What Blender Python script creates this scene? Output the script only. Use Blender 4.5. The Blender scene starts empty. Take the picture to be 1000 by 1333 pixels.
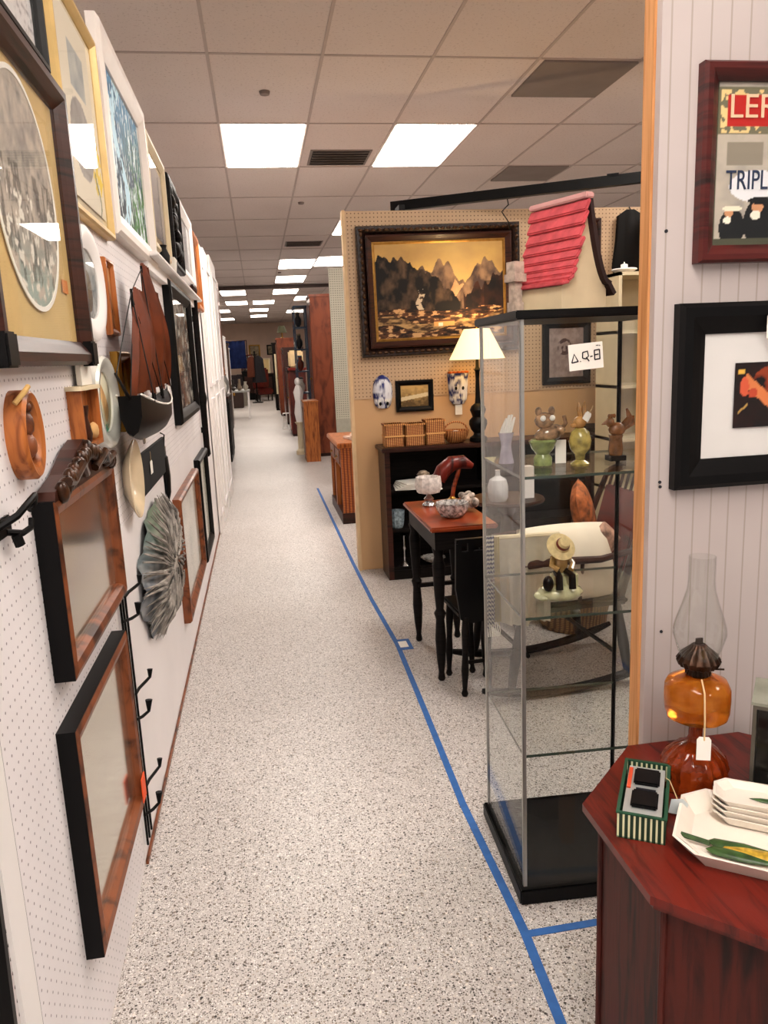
import bpy, bmesh, math, random
import numpy as np
from mathutils import Vector, Matrix
random.seed(7)
PI = math.pi
R = math.radians

# ------------------------------------------------------------------ camera
YAW, PITCH, ROLL, FPX = 0.151713, -0.200028, -0.0431876, 1000.0
_f = Vector((math.sin(YAW)*math.cos(PITCH), math.cos(YAW)*math.cos(PITCH), math.sin(PITCH)))
_r = Vector((math.cos(YAW), -math.sin(YAW), 0.0))
_u = _r.cross(_f)
_c, _s = math.cos(ROLL), math.sin(ROLL)
_r, _u = _c*_r + _s*_u, -_s*_r + _c*_u
cam_d = bpy.data.cameras.new('camera')
cam_d.sensor_fit = 'VERTICAL'; cam_d.sensor_height = 36.0
cam_d.lens = FPX/1333.0*36.0
cam_d.clip_start = 0.02; cam_d.clip_end = 200
cam = bpy.data.objects.new('camera', cam_d)
bpy.context.scene.collection.objects.link(cam)
m = Matrix.Identity(4)
for i in range(3):
    m[i][0] = _r[i]; m[i][1] = _u[i]; m[i][2] = -_f[i]
m[0][3], m[1][3], m[2][3] = 0.0, 0.0, 1.5
cam.matrix_world = m
S = bpy.context.scene
S.camera = cam
S.view_settings.view_transform = 'Standard'
S.view_settings.look = 'None'
S.view_settings.gamma = 1.0
S.view_settings.exposure = 0.52
S.view_settings.use_curve_mapping = False

# ------------------------------------------------------------------ world and light levels
FIX_E = 16.0        # strength of the ceiling fixtures' diffusers
world = bpy.data.worlds.new('world'); S.world = world
world.use_nodes = True
world.node_tree.nodes['Background'].inputs[0].default_value = (1.0, 0.93, 0.88, 1)
world.node_tree.nodes['Background'].inputs[1].default_value = 0.35

COL = S.collection

# ------------------------------------------------------------------ materials
def lin(h):
    if isinstance(h, str):
        h = h.lstrip('#'); v = [int(h[i:i+2], 16)/255 for i in (0, 2, 4)]
    else: v = list(h)
    return tuple((x/12.92 if x <= .04045 else ((x+.055)/1.055)**2.4) for x in v[:3]) + (1.0,)

MATS = {}
def _new(name):
    mt = bpy.data.materials.new(name); mt.use_nodes = True
    nt = mt.node_tree; b = nt.nodes['Principled BSDF']
    return mt, nt, b
def mix_rgb(nt, a, b, fac):
    n = nt.nodes.new('ShaderNodeMix'); n.data_type = 'RGBA'
    for sock, v in ((n.inputs[6], a), (n.inputs[7], b), (n.inputs[0], fac)):
        if isinstance(v, (tuple, float, int)): sock.default_value = v
        else: nt.links.new(v, sock)
    return n.outputs[2]
def coords(nt, scale=(1, 1, 1), kind='Object'):
    t = nt.nodes.new('ShaderNodeTexCoord'); mp = nt.nodes.new('ShaderNodeMapping')
    mp.inputs['Scale'].default_value = scale
    nt.links.new(t.outputs[kind], mp.inputs[0]); return mp.outputs[0]
def ramp(nt, fac, stops):
    r_ = nt.nodes.new('ShaderNodeValToRGB'); e = r_.color_ramp.elements
    while len(e) < len(stops): e.new(.5)
    for k, (p, c) in enumerate(stops):
        e[k].position = p; e[k].color = c
    nt.links.new(fac, r_.inputs[0]); return r_.outputs[0]
def plain(name, c, rough=.5, metal=0, var=.12, scale=14, coat=0, bump=0, emit=0, sub=0):
    """principled surface with a soft noise variation of its own colour"""
    if name in MATS: return MATS[name]
    mt, nt, b = _new(name)
    c1 = lin(c); c2 = tuple(max(0, x*(1-var)) for x in c1[:3])+(1,)
    n = nt.nodes.new('ShaderNodeTexNoise'); n.inputs['Scale'].default_value = scale; n.inputs['Detail'].default_value = 4
    nt.links.new(coords(nt), n.inputs['Vector'])
    out = ramp(nt, n.outputs['Fac'], [(.35, c2), (.65, c1)])
    nt.links.new(out, b.inputs['Base Color'])
    b.inputs['Roughness'].default_value = rough; b.inputs['Metallic'].default_value = metal
    b.inputs['Coat Weight'].default_value = coat; b.inputs['Specular IOR Level'].default_value = .35
    if bump:
        bp = nt.nodes.new('ShaderNodeBump'); bp.inputs['Strength'].default_value = bump; bp.inputs['Distance'].default_value = .004
        nt.links.new(n.outputs['Fac'], bp.inputs['Height']); nt.links.new(bp.outputs[0], b.inputs['Normal'])
    if emit:
        nt.links.new(out, b.inputs['Emission Color']); b.inputs['Emission Strength'].default_value = emit
    MATS[name] = mt; return mt
def wood(name, ca, cb, scale=(3, 3, 40), rough=.4, coat=.15):
    if name in MATS: return MATS[name]
    mt, nt, b = _new(name)
    v = coords(nt, scale)
    n = nt.nodes.new('ShaderNodeTexNoise'); n.inputs['Scale'].default_value = 1.5; n.inputs['Detail'].default_value = 7; n.inputs['Distortion'].default_value = .8
    nt.links.new(v, n.inputs['Vector'])
    out = ramp(nt, n.outputs['Fac'], [(.32, lin(cb)), (.52, lin(ca)), (.7, tuple(min(1, x*1.12) for x in lin(ca)[:3])+(1,))])
    nt.links.new(out, b.inputs['Base Color'])
    b.inputs['Roughness'].default_value = rough; b.inputs['Coat Weight'].default_value = coat*.5; b.inputs['Specular IOR Level'].default_value = .3
    bp = nt.nodes.new('ShaderNodeBump'); bp.inputs['Strength'].default_value = .25; bp.inputs['Distance'].default_value = .002
    nt.links.new(n.outputs['Fac'], bp.inputs['Height']); nt.links.new(bp.outputs[0], b.inputs['Normal'])
    MATS[name] = mt; return mt
def math_n(nt, op, a, b=None):
    n = nt.nodes.new('ShaderNodeMath'); n.operation = op
    for k, v in enumerate((a, b)):
        if v is None: continue
        if isinstance(v, (int, float)): n.inputs[k].default_value = v
        else: nt.links.new(v, n.inputs[k])
    return n.outputs[0]
def pegboard(name, base, hole, ax1, ax2, pitch=.0254, rad=.0034, rough=.6):
    mt, nt, b = _new(name)
    t = nt.nodes.new('ShaderNodeTexCoord'); sp = nt.nodes.new('ShaderNodeSeparateXYZ')
    nt.links.new(t.outputs['Object'], sp.inputs[0])
    d = []
    for ax in (ax1, ax2):
        q = math_n(nt, 'FRACT', math_n(nt, 'MULTIPLY', sp.outputs[ax], 1/pitch))
        q = math_n(nt, 'MULTIPLY', math_n(nt, 'SUBTRACT', q, .5), pitch)
        d.append(math_n(nt, 'MULTIPLY', q, q))
    rr = math_n(nt, 'SQRT', math_n(nt, 'ADD', d[0], d[1]))
    h = math_n(nt, 'LESS_THAN', rr, rad)
    n = nt.nodes.new('ShaderNodeTexNoise'); n.inputs['Scale'].default_value = 5
    nt.links.new(t.outputs['Object'], n.inputs['Vector'])
    c0 = lin(base); c1 = tuple(x*.93 for x in c0[:3])+(1,)
    body = ramp(nt, n.outputs['Fac'], [(.3, c1), (.7, c0)])
    nt.links.new(mix_rgb(nt, body, lin(hole), h), b.inputs['Base Color'])
    b.inputs['Roughness'].default_value = rough
    bp = nt.nodes.new('ShaderNodeBump'); bp.inputs['Strength'].default_value = .8; bp.inputs['Distance'].default_value = .002; bp.invert = True
    nt.links.new(h, bp.inputs['Height']); nt.links.new(bp.outputs[0], b.inputs['Normal'])
    return mt
def stripes(name, ca, cb, axis, freq, duty=.5, rough=.5, axis2=None, freq2=0, cc=None):
    mt, nt, b = _new(name)
    t = nt.nodes.new('ShaderNodeTexCoord'); sp = nt.nodes.new('ShaderNodeSeparateXYZ')
    nt.links.new(t.outputs['Object'], sp.inputs[0])
    f = math_n(nt, 'LESS_THAN', math_n(nt, 'FRACT', math_n(nt, 'MULTIPLY', sp.outputs[axis], freq)), duty)
    out = mix_rgb(nt, lin(ca), lin(cb), f)
    if axis2 is not None:
        g = math_n(nt, 'LESS_THAN', math_n(nt, 'FRACT', math_n(nt, 'MULTIPLY', sp.outputs[axis2], freq2)), duty)
        out = mix_rgb(nt, out, lin(cc), g)
    nt.links.new(out, b.inputs['Base Color']); b.inputs['Roughness'].default_value = rough
    return mt
def weave(name, ca, cb, scale=120, rough=.6):
    mt, nt, b = _new(name)
    v = coords(nt)
    w1 = nt.nodes.new('ShaderNodeTexWave'); w1.bands_direction = 'Z'; w1.inputs['Scale'].default_value = scale/2; w1.inputs['Distortion'].default_value = 1.5
    w2 = nt.nodes.new('ShaderNodeTexWave'); w2.bands_direction = 'X'; w2.inputs['Scale'].default_value = scale/4; w2.inputs['Distortion'].default_value = 1
    nt.links.new(v, w1.inputs[0]); nt.links.new(v, w2.inputs[0])
    f = math_n(nt, 'MULTIPLY', w1.outputs['Fac'], w2.outputs['Fac'])
    nt.links.new(ramp(nt, f, [(.05, lin(cb)), (.5, lin(ca))]), b.inputs['Base Color'])
    b.inputs['Roughness'].default_value = rough
    bp = nt.nodes.new('ShaderNodeBump'); bp.inputs['Strength'].default_value = .6; bp.inputs['Distance'].default_value = .004
    nt.links.new(f, bp.inputs['Height']); nt.links.new(bp.outputs[0], b.inputs['Normal'])
    return mt
def glass(name, tint=(.97, .99, .98), ior=1.45, rough=.02, boost=1.0):
    mt = bpy.data.materials.new(name); mt.use_nodes = True
    nt = mt.node_tree; nt.nodes.clear()
    o = nt.nodes.new('ShaderNodeOutputMaterial'); mx = nt.nodes.new('ShaderNodeMixShader')
    tr = nt.nodes.new('ShaderNodeBsdfTransparent'); tr.inputs[0].default_value = (*tint, 1)
    gl = nt.nodes.new('ShaderNodeBsdfGlossy'); gl.inputs['Roughness'].default_value = rough
    fr = nt.nodes.new('ShaderNodeLayerWeight'); fr.inputs[0].default_value = .5
    f = math_n(nt, 'MULTIPLY', math_n(nt, 'POWER', fr.outputs['Facing'], 4.5), .55)
    f = math_n(nt, 'MULTIPLY', math_n(nt, 'ADD', f, .018), boost)
    nt.links.new(f, mx.inputs[0]); nt.links.new(tr.outputs[0], mx.inputs[1]); nt.links.new(gl.outputs[0], mx.inputs[2])
    nt.links.new(mx.outputs[0], o.inputs[0]); return mt
def emitter(name, c, s):
    mt, nt, b = _new(name)
    b.inputs['Base Color'].default_value = lin(c); b.inputs['Emission Color'].default_value = lin(c)
    b.inputs['Emission Strength'].default_value = s; return mt
def art_mat():
    mt, nt, b = _new('painted_surface')
    a = nt.nodes.new('ShaderNodeAttribute'); a.attribute_name = 'paint'
    nt.links.new(a.outputs['Color'], b.inputs['Base Color']); b.inputs['Roughness'].default_value = .65
    b.inputs['Specular IOR Level'].default_value = .25
    return mt
ART = art_mat()

W_DARK = wood('dark_walnut', '#36180f', '#140805', coat=.05)
W_BLACKISH = wood('ebonised_wood', '#130e0d', '#050404', rough=.5, coat=0)
for m_ in (W_BLACKISH,): m_.node_tree.nodes['Principled BSDF'].inputs['Specular IOR Level'].default_value = .12
W_RED = wood('cherry_wood', '#8c3a1c', '#4a160c', rough=.3, coat=.35)
W_MAHOG = wood('mahogany', '#64190f', '#300807', (30, 4, 4), rough=.35, coat=.3)
W_MAHOGV = wood('mahogany_upright', '#49160e', '#1d0706', (30, 30, 3), rough=.55, coat=0)
W_ORANGE = wood('orange_oak', '#a9622f', '#6a3214', (30, 30, 3))
W_PINE = wood('pine_stud', '#cf9560', '#b0713c', (40, 40, 1.6), rough=.6, coat=0)
W_BROWN = wood('brown_veneer', '#7a3b22', '#4d2112', (6, 6, 2), rough=.45)
W_OAKF = wood('frame_brown', '#7a4326', '#33180d', (9, 9, 9))
BLACK = plain('black_lacquer', '#080708', .42)
BLACK.node_tree.nodes['Principled BSDF'].inputs['Specular IOR Level'].default_value = .15
BLACKM = plain('black_iron', '#0e0d0e', .5, .6)
WHITE = plain('white_paint', '#efebe9', .6, var=.015)
CREAM = plain('cream_paint', '#e3d2b0', .55, var=.06)
MATB = plain('cream_card', '#e0c48c', .8, var=.08)
MATW = plain('white_card', '#ded9d8', .8, var=.04)
CHROME = plain('polished_metal', '#c9c9cc', .2, 1, var=.05)
BRASS = plain('brass', '#a87b35', .3, .9)
PAPER = plain('paper', '#eeeae2', .8, var=.03)
INK = plain('ink', '#1a1a22', .7)
TAGSTR = plain('tag_string', '#d9b98a', .8)
GL = glass('clear_glass', (.985, .995, .99), boost=.9)
GLP = glass('picture_glass', (.985, .99, .985), boost=.75)
GLC = glass('chimney_glass', (.97, .975, .97), ior=1.5, boost=1.6)
EDGE = glass('glass_edge', (.62, .72, .68), boost=2.0)
MIRROR = plain('mirror_silver', '#e6e4dc', .04, 1, var=.02)

# ------------------------------------------------------------------ mesh helpers
class MB:
    def __init__(s): s.bm = bmesh.new()
    def box(s, c, d, rz=0, rx=0, ry=0, bev=0):
        mt = Matrix.Translation(Vector(c)) @ Matrix.Rotation(rz, 4, 'Z') @ Matrix.Rotation(ry, 4, 'Y') @ Matrix.Rotation(rx, 4, 'X')
        g = bmesh.ops.create_cube(s.bm, size=1.0)
        vs = g['verts']; bmesh.ops.scale(s.bm, vec=Vector(d), verts=vs)
        if bev:
            es = list({e for v in vs for e in v.link_edges})
            r_ = bmesh.ops.bevel(s.bm, geom=es, offset=bev, segments=2, affect='EDGES')
            vs = list({v for f in r_['faces'] for v in f.verts} | {v for v in vs if v.is_valid})
        bmesh.ops.transform(s.bm, matrix=mt, verts=vs); return s
    def span(s, x0, x1, y0, y1, z0, z1, bev=0):
        return s.box(((x0+x1)/2, (y0+y1)/2, (z0+z1)/2), (abs(x1-x0), abs(y1-y0), abs(z1-z0)), bev=bev)
    def lathe(s, prof, c=(0, 0, 0), n=28, axis='Z', sx=1, sy=1, flute=0, nf=0):
        c = Vector(c); rings = []
        for (r_, z) in prof:
            ring = []
            for k in range(n):
                a = 2*PI*k/n; q = r_*(1+flute*math.cos(nf*a)) if flute else r_
                p = Vector((q*math.cos(a)*sx, q*math.sin(a)*sy, z))
                if axis == 'X': p = Vector((p.z, p.x, p.y))
                if axis == 'Y': p = Vector((p.x, p.z, p.y))
                ring.append(s.bm.verts.new(p+c))
            rings.append(ring)
        for a, b in zip(rings, rings[1:]):
            for k in range(n):
                s.bm.faces.new((a[k], a[(k+1) % n], b[(k+1) % n], b[k]))
        if prof[0][0] > 1e-5: s.bm.faces.new(list(reversed(rings[0])))
        if prof[-1][0] > 1e-5: s.bm.faces.new(rings[-1])
        return s
    def tube(s, pts, r_, n=8, close=True):
        pts = [Vector(p) for p in pts]
        rs = r_ if isinstance(r_, (list, tuple)) else [r_]*len(pts)
        rings = []; up = None
        for i, p in enumerate(pts):
            t = (pts[min(i+1, len(pts)-1)]-pts[max(i-1, 0)]).normalized()
            if up is None:
                up = Vector((0, 0, 1)) if abs(t.z) < .9 else Vector((1, 0, 0))
            a = t.cross(up).normalized(); b = t.cross(a).normalized(); up = -b if (-b).dot(up) > 0 else b
            rings.append([s.bm.verts.new(p+(a*math.cos(2*PI*k/n)+b*math.sin(2*PI*k/n))*rs[i]) for k in range(n)])
        for q, w in zip(rings, rings[1:]):
            for k in range(n): s.bm.faces.new((q[k], q[(k+1) % n], w[(k+1) % n], w[k]))
        s.bm.faces.new(list(reversed(rings[0]))); s.bm.faces.new(rings[-1]); return s
    def ball(s, c, d, rz=0, rx=0, ry=0, sub=2):
        g = bmesh.ops.create_icosphere(s.bm, subdivisions=sub, radius=.5)
        mt = Matrix.Translation(Vector(c)) @ Matrix.Rotation(rz, 4, 'Z') @ Matrix.Rotation(ry, 4, 'Y') @ Matrix.Rotation(rx, 4, 'X') @ Matrix.Diagonal((*d, 1))
        bmesh.ops.transform(s.bm, matrix=mt, verts=g['verts']); return s
    def prism(s, poly, t, plane='XZ', c=(0, 0, 0)):
        """polygon (a,b) extruded by t along the third axis, centred"""
        c = Vector(c)
        def P(a, b, o):
            return c+{'XZ': Vector((a, o, b)), 'YZ': Vector((o, a, b)), 'XY': Vector((a, b, o))}[plane]
        A = [s.bm.verts.new(P(a, b, -t/2)) for a, b in poly]; B = [s.bm.verts.new(P(a, b, t/2)) for a, b in poly]
        s.bm.faces.new(A); s.bm.faces.new(list(reversed(B)))
        n = len(poly)
        for k in range(n): s.bm.faces.new((A[k], B[k], B[(k+1) % n], A[(k+1) % n]))
        return s
    def ring(s, w, h, prof, shape='rect', n=56):
        """moulding swept round an opening standing in local XZ; prof = (inset, out) with out toward -Y"""
        loops = []
        for (i, o) in prof:
            if shape == 'rect':
                a, b = w/2-i, h/2-i; pts = [(-a, -b), (a, -b), (a, b), (-a, b)]
            else:
                pts = [((w/2-i)*math.cos(2*PI*k/n), (h/2-i)*math.sin(2*PI*k/n)) for k in range(n)]
            loops.append([s.bm.verts.new((x, -o, z)) for x, z in pts])
        m_ = len(loops); q = len(loops[0])
        for j in range(m_):
            A, B = loops[j], loops[(j+1) % m_]
            for k in range(q): s.bm.faces.new((A[k], A[(k+1) % q], B[(k+1) % q], B[k]))
        return s
    def build(s, name, mat, parent=None, smooth=False, loc=None, label=None):
        bmesh.ops.recalc_face_normals(s.bm, faces=s.bm.faces[:])
        me = bpy.data.meshes.new(name); s.bm.to_mesh(me); s.bm.free()
        me.materials.append(mat)
        if smooth:
            me.polygons.foreach_set('use_smooth', [True]*len(me.polygons))
            try: me.set_sharp_from_angle(angle=R(40))
            except Exception: pass
        o = bpy.data.objects.new(name, me); COL.objects.link(o)
        if parent: o.parent = parent
        if loc is not None: o.location = loc
        if label: o['label'] = label
        return o
def tag(o, label, cat, group=None):
    o['label'] = label; o['category'] = cat
    if group: o['group'] = group
    return o
def thing(name, label, cat, loc=(0, 0, 0), rz=0, group=None, rx=0):
    o = bpy.data.objects.new(name, None); COL.objects.link(o)
    o.empty_display_size = .05
    o.location = loc; o.rotation_euler = (rx, 0, rz)
    return tag(o, label, cat, group)
def struct(o): o['kind'] = 'structure'; return o
def dup(root, loc, rz=None, label=None, group=None):
    r_ = root.copy(); COL.objects.link(r_); r_.location = loc
    if rz is not None: r_.rotation_euler[2] = rz
    if label: r_['label'] = label
    if group: r_['group'] = group
    for ch in list(root.children):
        c_ = ch.copy(); COL.objects.link(c_); c_.parent = r_
        for g in ch.children:
            d = g.copy(); COL.objects.link(d); d.parent = c_
    return r_
def kid(t, nm):
    return [c for c in t.children if c.name.split('.')[0] == nm][0]
def rebase(t, loc):
    t.location = loc
    for c in t.children: c.location -= Vector(loc)
def curve_pts(fn, n=12): return [fn(k/(n-1)) for k in range(n)]

# painted surfaces -----------------------------------------------------
def vnoise(u, v, sc, seed):
    rg = np.random.RandomState(seed); G = rg.rand(66, 66)
    x = (u*sc) % 64; y = (v*sc) % 64
    i = x.astype(int); j = y.astype(int); fx = x-i; fy = y-j
    fx = fx*fx*(3-2*fx); fy = fy*fy*(3-2*fy)
    return (G[i, j]*(1-fx)+G[i+1, j]*fx)*(1-fy)+(G[i, j+1]*(1-fx)+G[i+1, j+1]*fx)*fy
def fbm(u, v, sc, seed, o=4):
    t = 0; a = .5; n = 0
    for k in range(o): t = t+a*vnoise(u, v, sc*2**k, seed+k); n += a; a /= 2
    return t/n
def rgb(h): return np.array(lin(h)[:3])
def lerp(a, b, t):
    t = np.clip(t, 0, 1)[..., None]; return a*(1-t)+b*t
def flat(U, h): return np.ones(U.shape+(3,))*rgb(h)
def put(C, mask, h):
    C[mask] = rgb(h) if isinstance(h, str) else h[mask]; return C
def paint_plane(name, w, h, y, fn, parent, nx=90, shape='rect', label=None, mat=None):
    ny = max(6, int(nx*h/w))
    u = np.linspace(0, 1, nx); v = np.linspace(0, 1, ny); U, V = np.meshgrid(u, v)
    if shape == 'oval':
        a = (U-.5)*2; b = (V-.5)*2
        X = a*np.sqrt(1-b*b/2)*w/2; Z = b*np.sqrt(1-a*a/2)*h/2
        U = X/w+.5; V = Z/h+.5
    else: X = (U-.5)*w; Z = (V-.5)*h
    C = np.clip(fn(U, V), 0, 1)
    me = bpy.data.meshes.new(name)
    co = np.stack([X, np.full(X.shape, y), Z], -1).reshape(-1, 3)
    idx = np.arange(nx*ny).reshape(ny, nx)
    fs = np.stack([idx[:-1, :-1], idx[:-1, 1:], idx[1:, 1:], idx[1:, :-1]], -1).reshape(-1, 4)
    me.from_pydata(co.tolist(), [], fs.tolist())
    at = me.color_attributes.new('paint', 'FLOAT_COLOR', 'POINT')
    at.data.foreach_set('color', np.concatenate([C.reshape(-1, 3), np.ones((nx*ny, 1))], 1).ravel().astype(np.float32))
    me.materials.append(mat or ART)
    o = bpy.data.objects.new(name, me); COL.objects.link(o); o.parent = parent
    if label: o['label'] = label
    return o
def paint_mesh(o, fn):
    """colours a mesh's vertices by a function of their local coordinates"""
    me = o.data; n = len(me.vertices); co = np.empty(n*3); me.vertices.foreach_get('co', co); co = co.reshape(-1, 3)
    C = np.clip(fn(co), 0, 1)
    at = me.color_attributes.new('paint', 'FLOAT_COLOR', 'POINT')
    at.data.foreach_set('color', np.concatenate([C, np.ones((n, 1))], 1).ravel().astype(np.float32))
    me.materials.clear(); me.materials.append(ART); return o

WALLX = -0.45
def onwall(side, a0, a1, z0, z1):
    if side == 'L': return (WALLX, (a0+a1)/2, (z0+z1)/2), PI/2
    return ((a0+a1)/2, side, (z0+z1)/2), 0.0
FRONT = lambda fw, d: [(0, 0), (0, d*.75), (fw*.15, d), (fw*.45, d), (fw*.8, d*.7), (fw, d*.5), (fw, 0)]
def picture(name, label, cat, side, a0, a1, z0, z1, fw, depth, fmat, art=None, border=0, bmat=None, glz=True,
            shape='rect', art_shape=None, tilt=0, aw=None, ah=None, acz=0, nx=80, group=None, lean=0):
    loc, rz = onwall(side, a0, a1, z0, z1)
    t = thing(name, label, cat, loc, rz, group); w, h = a1-a0, z1-z0
    t.rotation_euler = (lean, tilt, rz)
    MB().ring(w, h, FRONT(fw, depth), shape).build('frame', fmat, t, smooth=(shape != 'rect'))
    iw, ih = w-2*fw, h-2*fw
    if border:
        b = MB()
        if shape == 'rect': b.box((0, -depth*.28, 0), (iw+.004, .004, ih+.004))
        else: b.lathe([(.5, 0), (.5, -.004)], (0, -depth*.28, 0), 48, 'Y', sx=iw+.004, sy=ih+.004)
        b.build('mat_board', bmat or MATW, t)
    if art:
        W_ = aw or iw-2*border; H_ = ah or ih-2*border
        o = paint_plane('artwork', W_, H_, -depth*.28-.006 if border else -depth*.3, art, t, nx, art_shape or shape)
        if acz: o.location.z = acz
    if glz:
        g = MB()
        if shape == 'rect': g.box((0, -depth*.45, 0), (iw+.004, .002, ih+.004))
        else: g.lathe([(.5, 0), (.5, -.002)], (0, -depth*.45, 0), 48, 'Y', sx=iw+.002, sy=ih+.002)
        g.build('glass_pane', GLP, t)
    if not border and not art:
        pass
    return t
def price_tag(parent, c, rz=0, w=.018, h=.032, strl=.03, name='price_tag', ry=0):
    b = MB(); b.prism([(-w/2, -h), (w/2, -h), (w/2, -.006), (w/3, 0), (-w/3, 0), (-w/2, -.006)], .0012)
    o = b.build(name, PAPER, parent, loc=c, label='white paper tag'); o.rotation_euler = (0, ry, rz)
    MB().tube([(0, 0, -.004), (.001, 0, strl/2), (0, 0, strl)], .0008, 5).build('tag_string', TAGSTR, o)
    return o

# ================================================================== THE SETTING
def floor_mat():
    mt, nt, b = _new('terrazzo')
    v = coords(nt)
    n0 = nt.nodes.new('ShaderNodeTexNoise'); n0.inputs['Scale'].default_value = 1.3; n0.inputs['Detail'].default_value = 3
    nt.links.new(v, n0.inputs['Vector'])
    base = ramp(nt, n0.outputs['Fac'], [(.3, lin('#b8b1ad')), (.7, lin('#c7c1be'))])
    col = base
    for sc, thr, stops in ((170, .46, [(.0, '#2e2725'), (.28, '#6f635b'), (.5, '#a8a09a'), (.75, '#ece9e8'), (1, '#968d86')]),
                           (270, .44, [(.0, '#181413'), (.35, '#544a45'), (.6, '#b8b0aa'), (1, '#f4efe9')]),
                           (110, .16, [(.0, '#201b1a'), (.5, '#7d6f63'), (1, '#e9e0d8')])):
        vo = nt.nodes.new('ShaderNodeTexVoronoi'); vo.inputs['Scale'].default_value = sc
        nt.links.new(v, vo.inputs['Vector'])
        sep = nt.nodes.new('ShaderNodeSeparateColor'); nt.links.new(vo.outputs['Color'], sep.inputs[0])
        keep = math_n(nt, 'LESS_THAN', sep.outputs[1], thr*1.6)
        ins = math_n(nt, 'LESS_THAN', vo.outputs['Distance'], .42)
        c = ramp(nt, sep.outputs[0], [(p, lin(h)) for p, h in stops])
        col = mix_rgb(nt, col, c, math_n(nt, 'MULTIPLY', keep, ins))
    nt.links.new(col, b.inputs['Base Color']); b.inputs['Roughness'].default_value = .38
    b.inputs['Specular IOR Level'].default_value = .5
    return mt
def box_struct(name, mat, *a):
    return struct(MB().span(*a).build(name, mat))
box_struct('floor', floor_mat(), -7, 9, -4, 37, -.1, 0)

def ceil_mat():
    mt, nt, b = _new('ceiling_tile')
    n = nt.nodes.new('ShaderNodeTexNoise'); n.inputs['Scale'].default_value = 60; n.inputs['Detail'].default_value = 5
    n1 = nt.nodes.new('ShaderNodeTexNoise'); n1.inputs['Scale'].default_value = .8
    v = coords(nt); nt.links.new(v, n.inputs[0]); nt.links.new(v, n1.inputs[0])
    c = ramp(nt, n1.outputs['Fac'], [(.3, lin('#dccfc9')), (.7, lin('#e6dad5'))])
    c = mix_rgb(nt, c, lin('#a8968f'), math_n(nt, 'MULTIPLY', math_n(nt, 'LESS_THAN', n.outputs['Fac'], .38), .35))
    nt.links.new(c, b.inputs['Base Color']); b.inputs['Roughness'].default_value = .9
    return mt
box_struct('ceiling', ceil_mat(), -7, 9, -4, 37, 3.2, 3.3)
GX = [-.155+.6475*k for k in range(-10, 15)]
GY = [6.1+1.3*k for k in range(-7, 24)]
GRID = plain('ceiling_tee', '#c2b3ad', .6, var=.05)
g = MB()
for x in GX: g.span(x-.009, x+.009, -4, 37, 3.194, 3.2)
for y in GY: g.span(-7, 9, y-.009, y+.009, 3.1945, 3.2)
struct(g.build('trim_1', GRID))
box_struct('trim_2', plain('soffit_strip', '#4a3c38', .7), -7, 9, 18.35, 18.42, 3.12, 3.192)
# left run of boards
PEGW = pegboard('white_pegboard', '#ece7e9', '#8d8488', 1, 2, rad=.0026)
PEGN = pegboard('white_pegboard_coarse', '#ddd5d5', '#2a2426', 1, 2, rad=.0036)
BOARD = plain('white_board', '#eae5e6', .5, var=.05, scale=3)
g = MB(); g.span(-.5, -.452, -2, 9.3, 0, 2.45); struct(g.build('wall_left', BOARD))
g = MB(); g.span(-.452, WALLX, 1.215, 6.4, 1.02, 2.45); g.span(-.452, WALLX, 1.215, 2.18, .02, 1.02); struct(g.build('trim_3', PEGW))
g = MB(); g.span(-.452, WALLX, 2.185, 9.3, .02, 1.018); struct(g.build('trim_4', BOARD))
g = MB(); g.span(-.452, WALLX-.001, -2, 1.13, .0, 2.45); struct(g.build('trim_5', PEGN))
g = MB(); g.span(-.452, WALLX+.006, 1.13, 1.20, .0, 2.45); struct(g.build('trim_6', WHITE))
g = MB(); g.span(-.452, WALLX+.002, 1.202, 1.212, .0, 2.45); struct(g.build('trim_7', plain('dark_seam', '#2c2624', .8)))
struct(MB().span(WALLX, WALLX+.008, 2.2, 9.3, 0, .012).build('baseboard_left', W_OAKF))
# far walls
box_struct('wall_back', plain('far_plaster', '#ecd0bd', .8, var=.1, scale=2), -7, 9, 36, 36.2, 0, 3.2)
box_struct('wall_far_left', plain('side_plaster', '#d5cbc2', .8), -7.1, -7, -4, 37, 0, 3.2)
box_struct('wall_far_right', plain('side_plaster2', '#cdbfae', .8), 9, 9.1, -4, 37, 0, 3.2)
# booth back wall (tan pegboard above, plain board below)
PEGT = pegboard('tan_pegboard', '#c6a684', '#6f5338', 0, 2, rad=.0042)
g = MB(); g.span(.63, 2.75, 5.3, 5.36, 0, 2.44); struct(g.build('wall_booth_back', plain('tan_board', '#cfa679', .6, var=.07, scale=2)))
g = MB(); g.span(.63, 2.75, 5.292, 5.3, 1.215, 2.44); struct(g.build('trim_8', PEGT))
g = MB(); g.span(.612, .632, 5.28, 5.37, 0, 2.445); struct(g.build('trim_9', plain('tan_edge', '#dcbb90', .6)))
box_struct('wall_booth_right', plain('tan_side', '#b79a78', .7), 2.75, 2.8, 1.6, 5.36, 0, 2.44)
# second booth behind, grey green pegboard
PEGG = pegboard('grey_pegboard', '#a9a596', '#4c4a40', 0, 2, rad=.005)
g = MB(); g.span(.86, 2.75, 9.0, 9.05, .8, 2.5); struct(g.build('wall_second_booth', PEGG))
g = MB(); g.span(.86, 2.75, 9.0, 9.05, 0, .8); struct(g.build('trim_10', plain('grey_board', '#9a978a', .7)))
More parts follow.
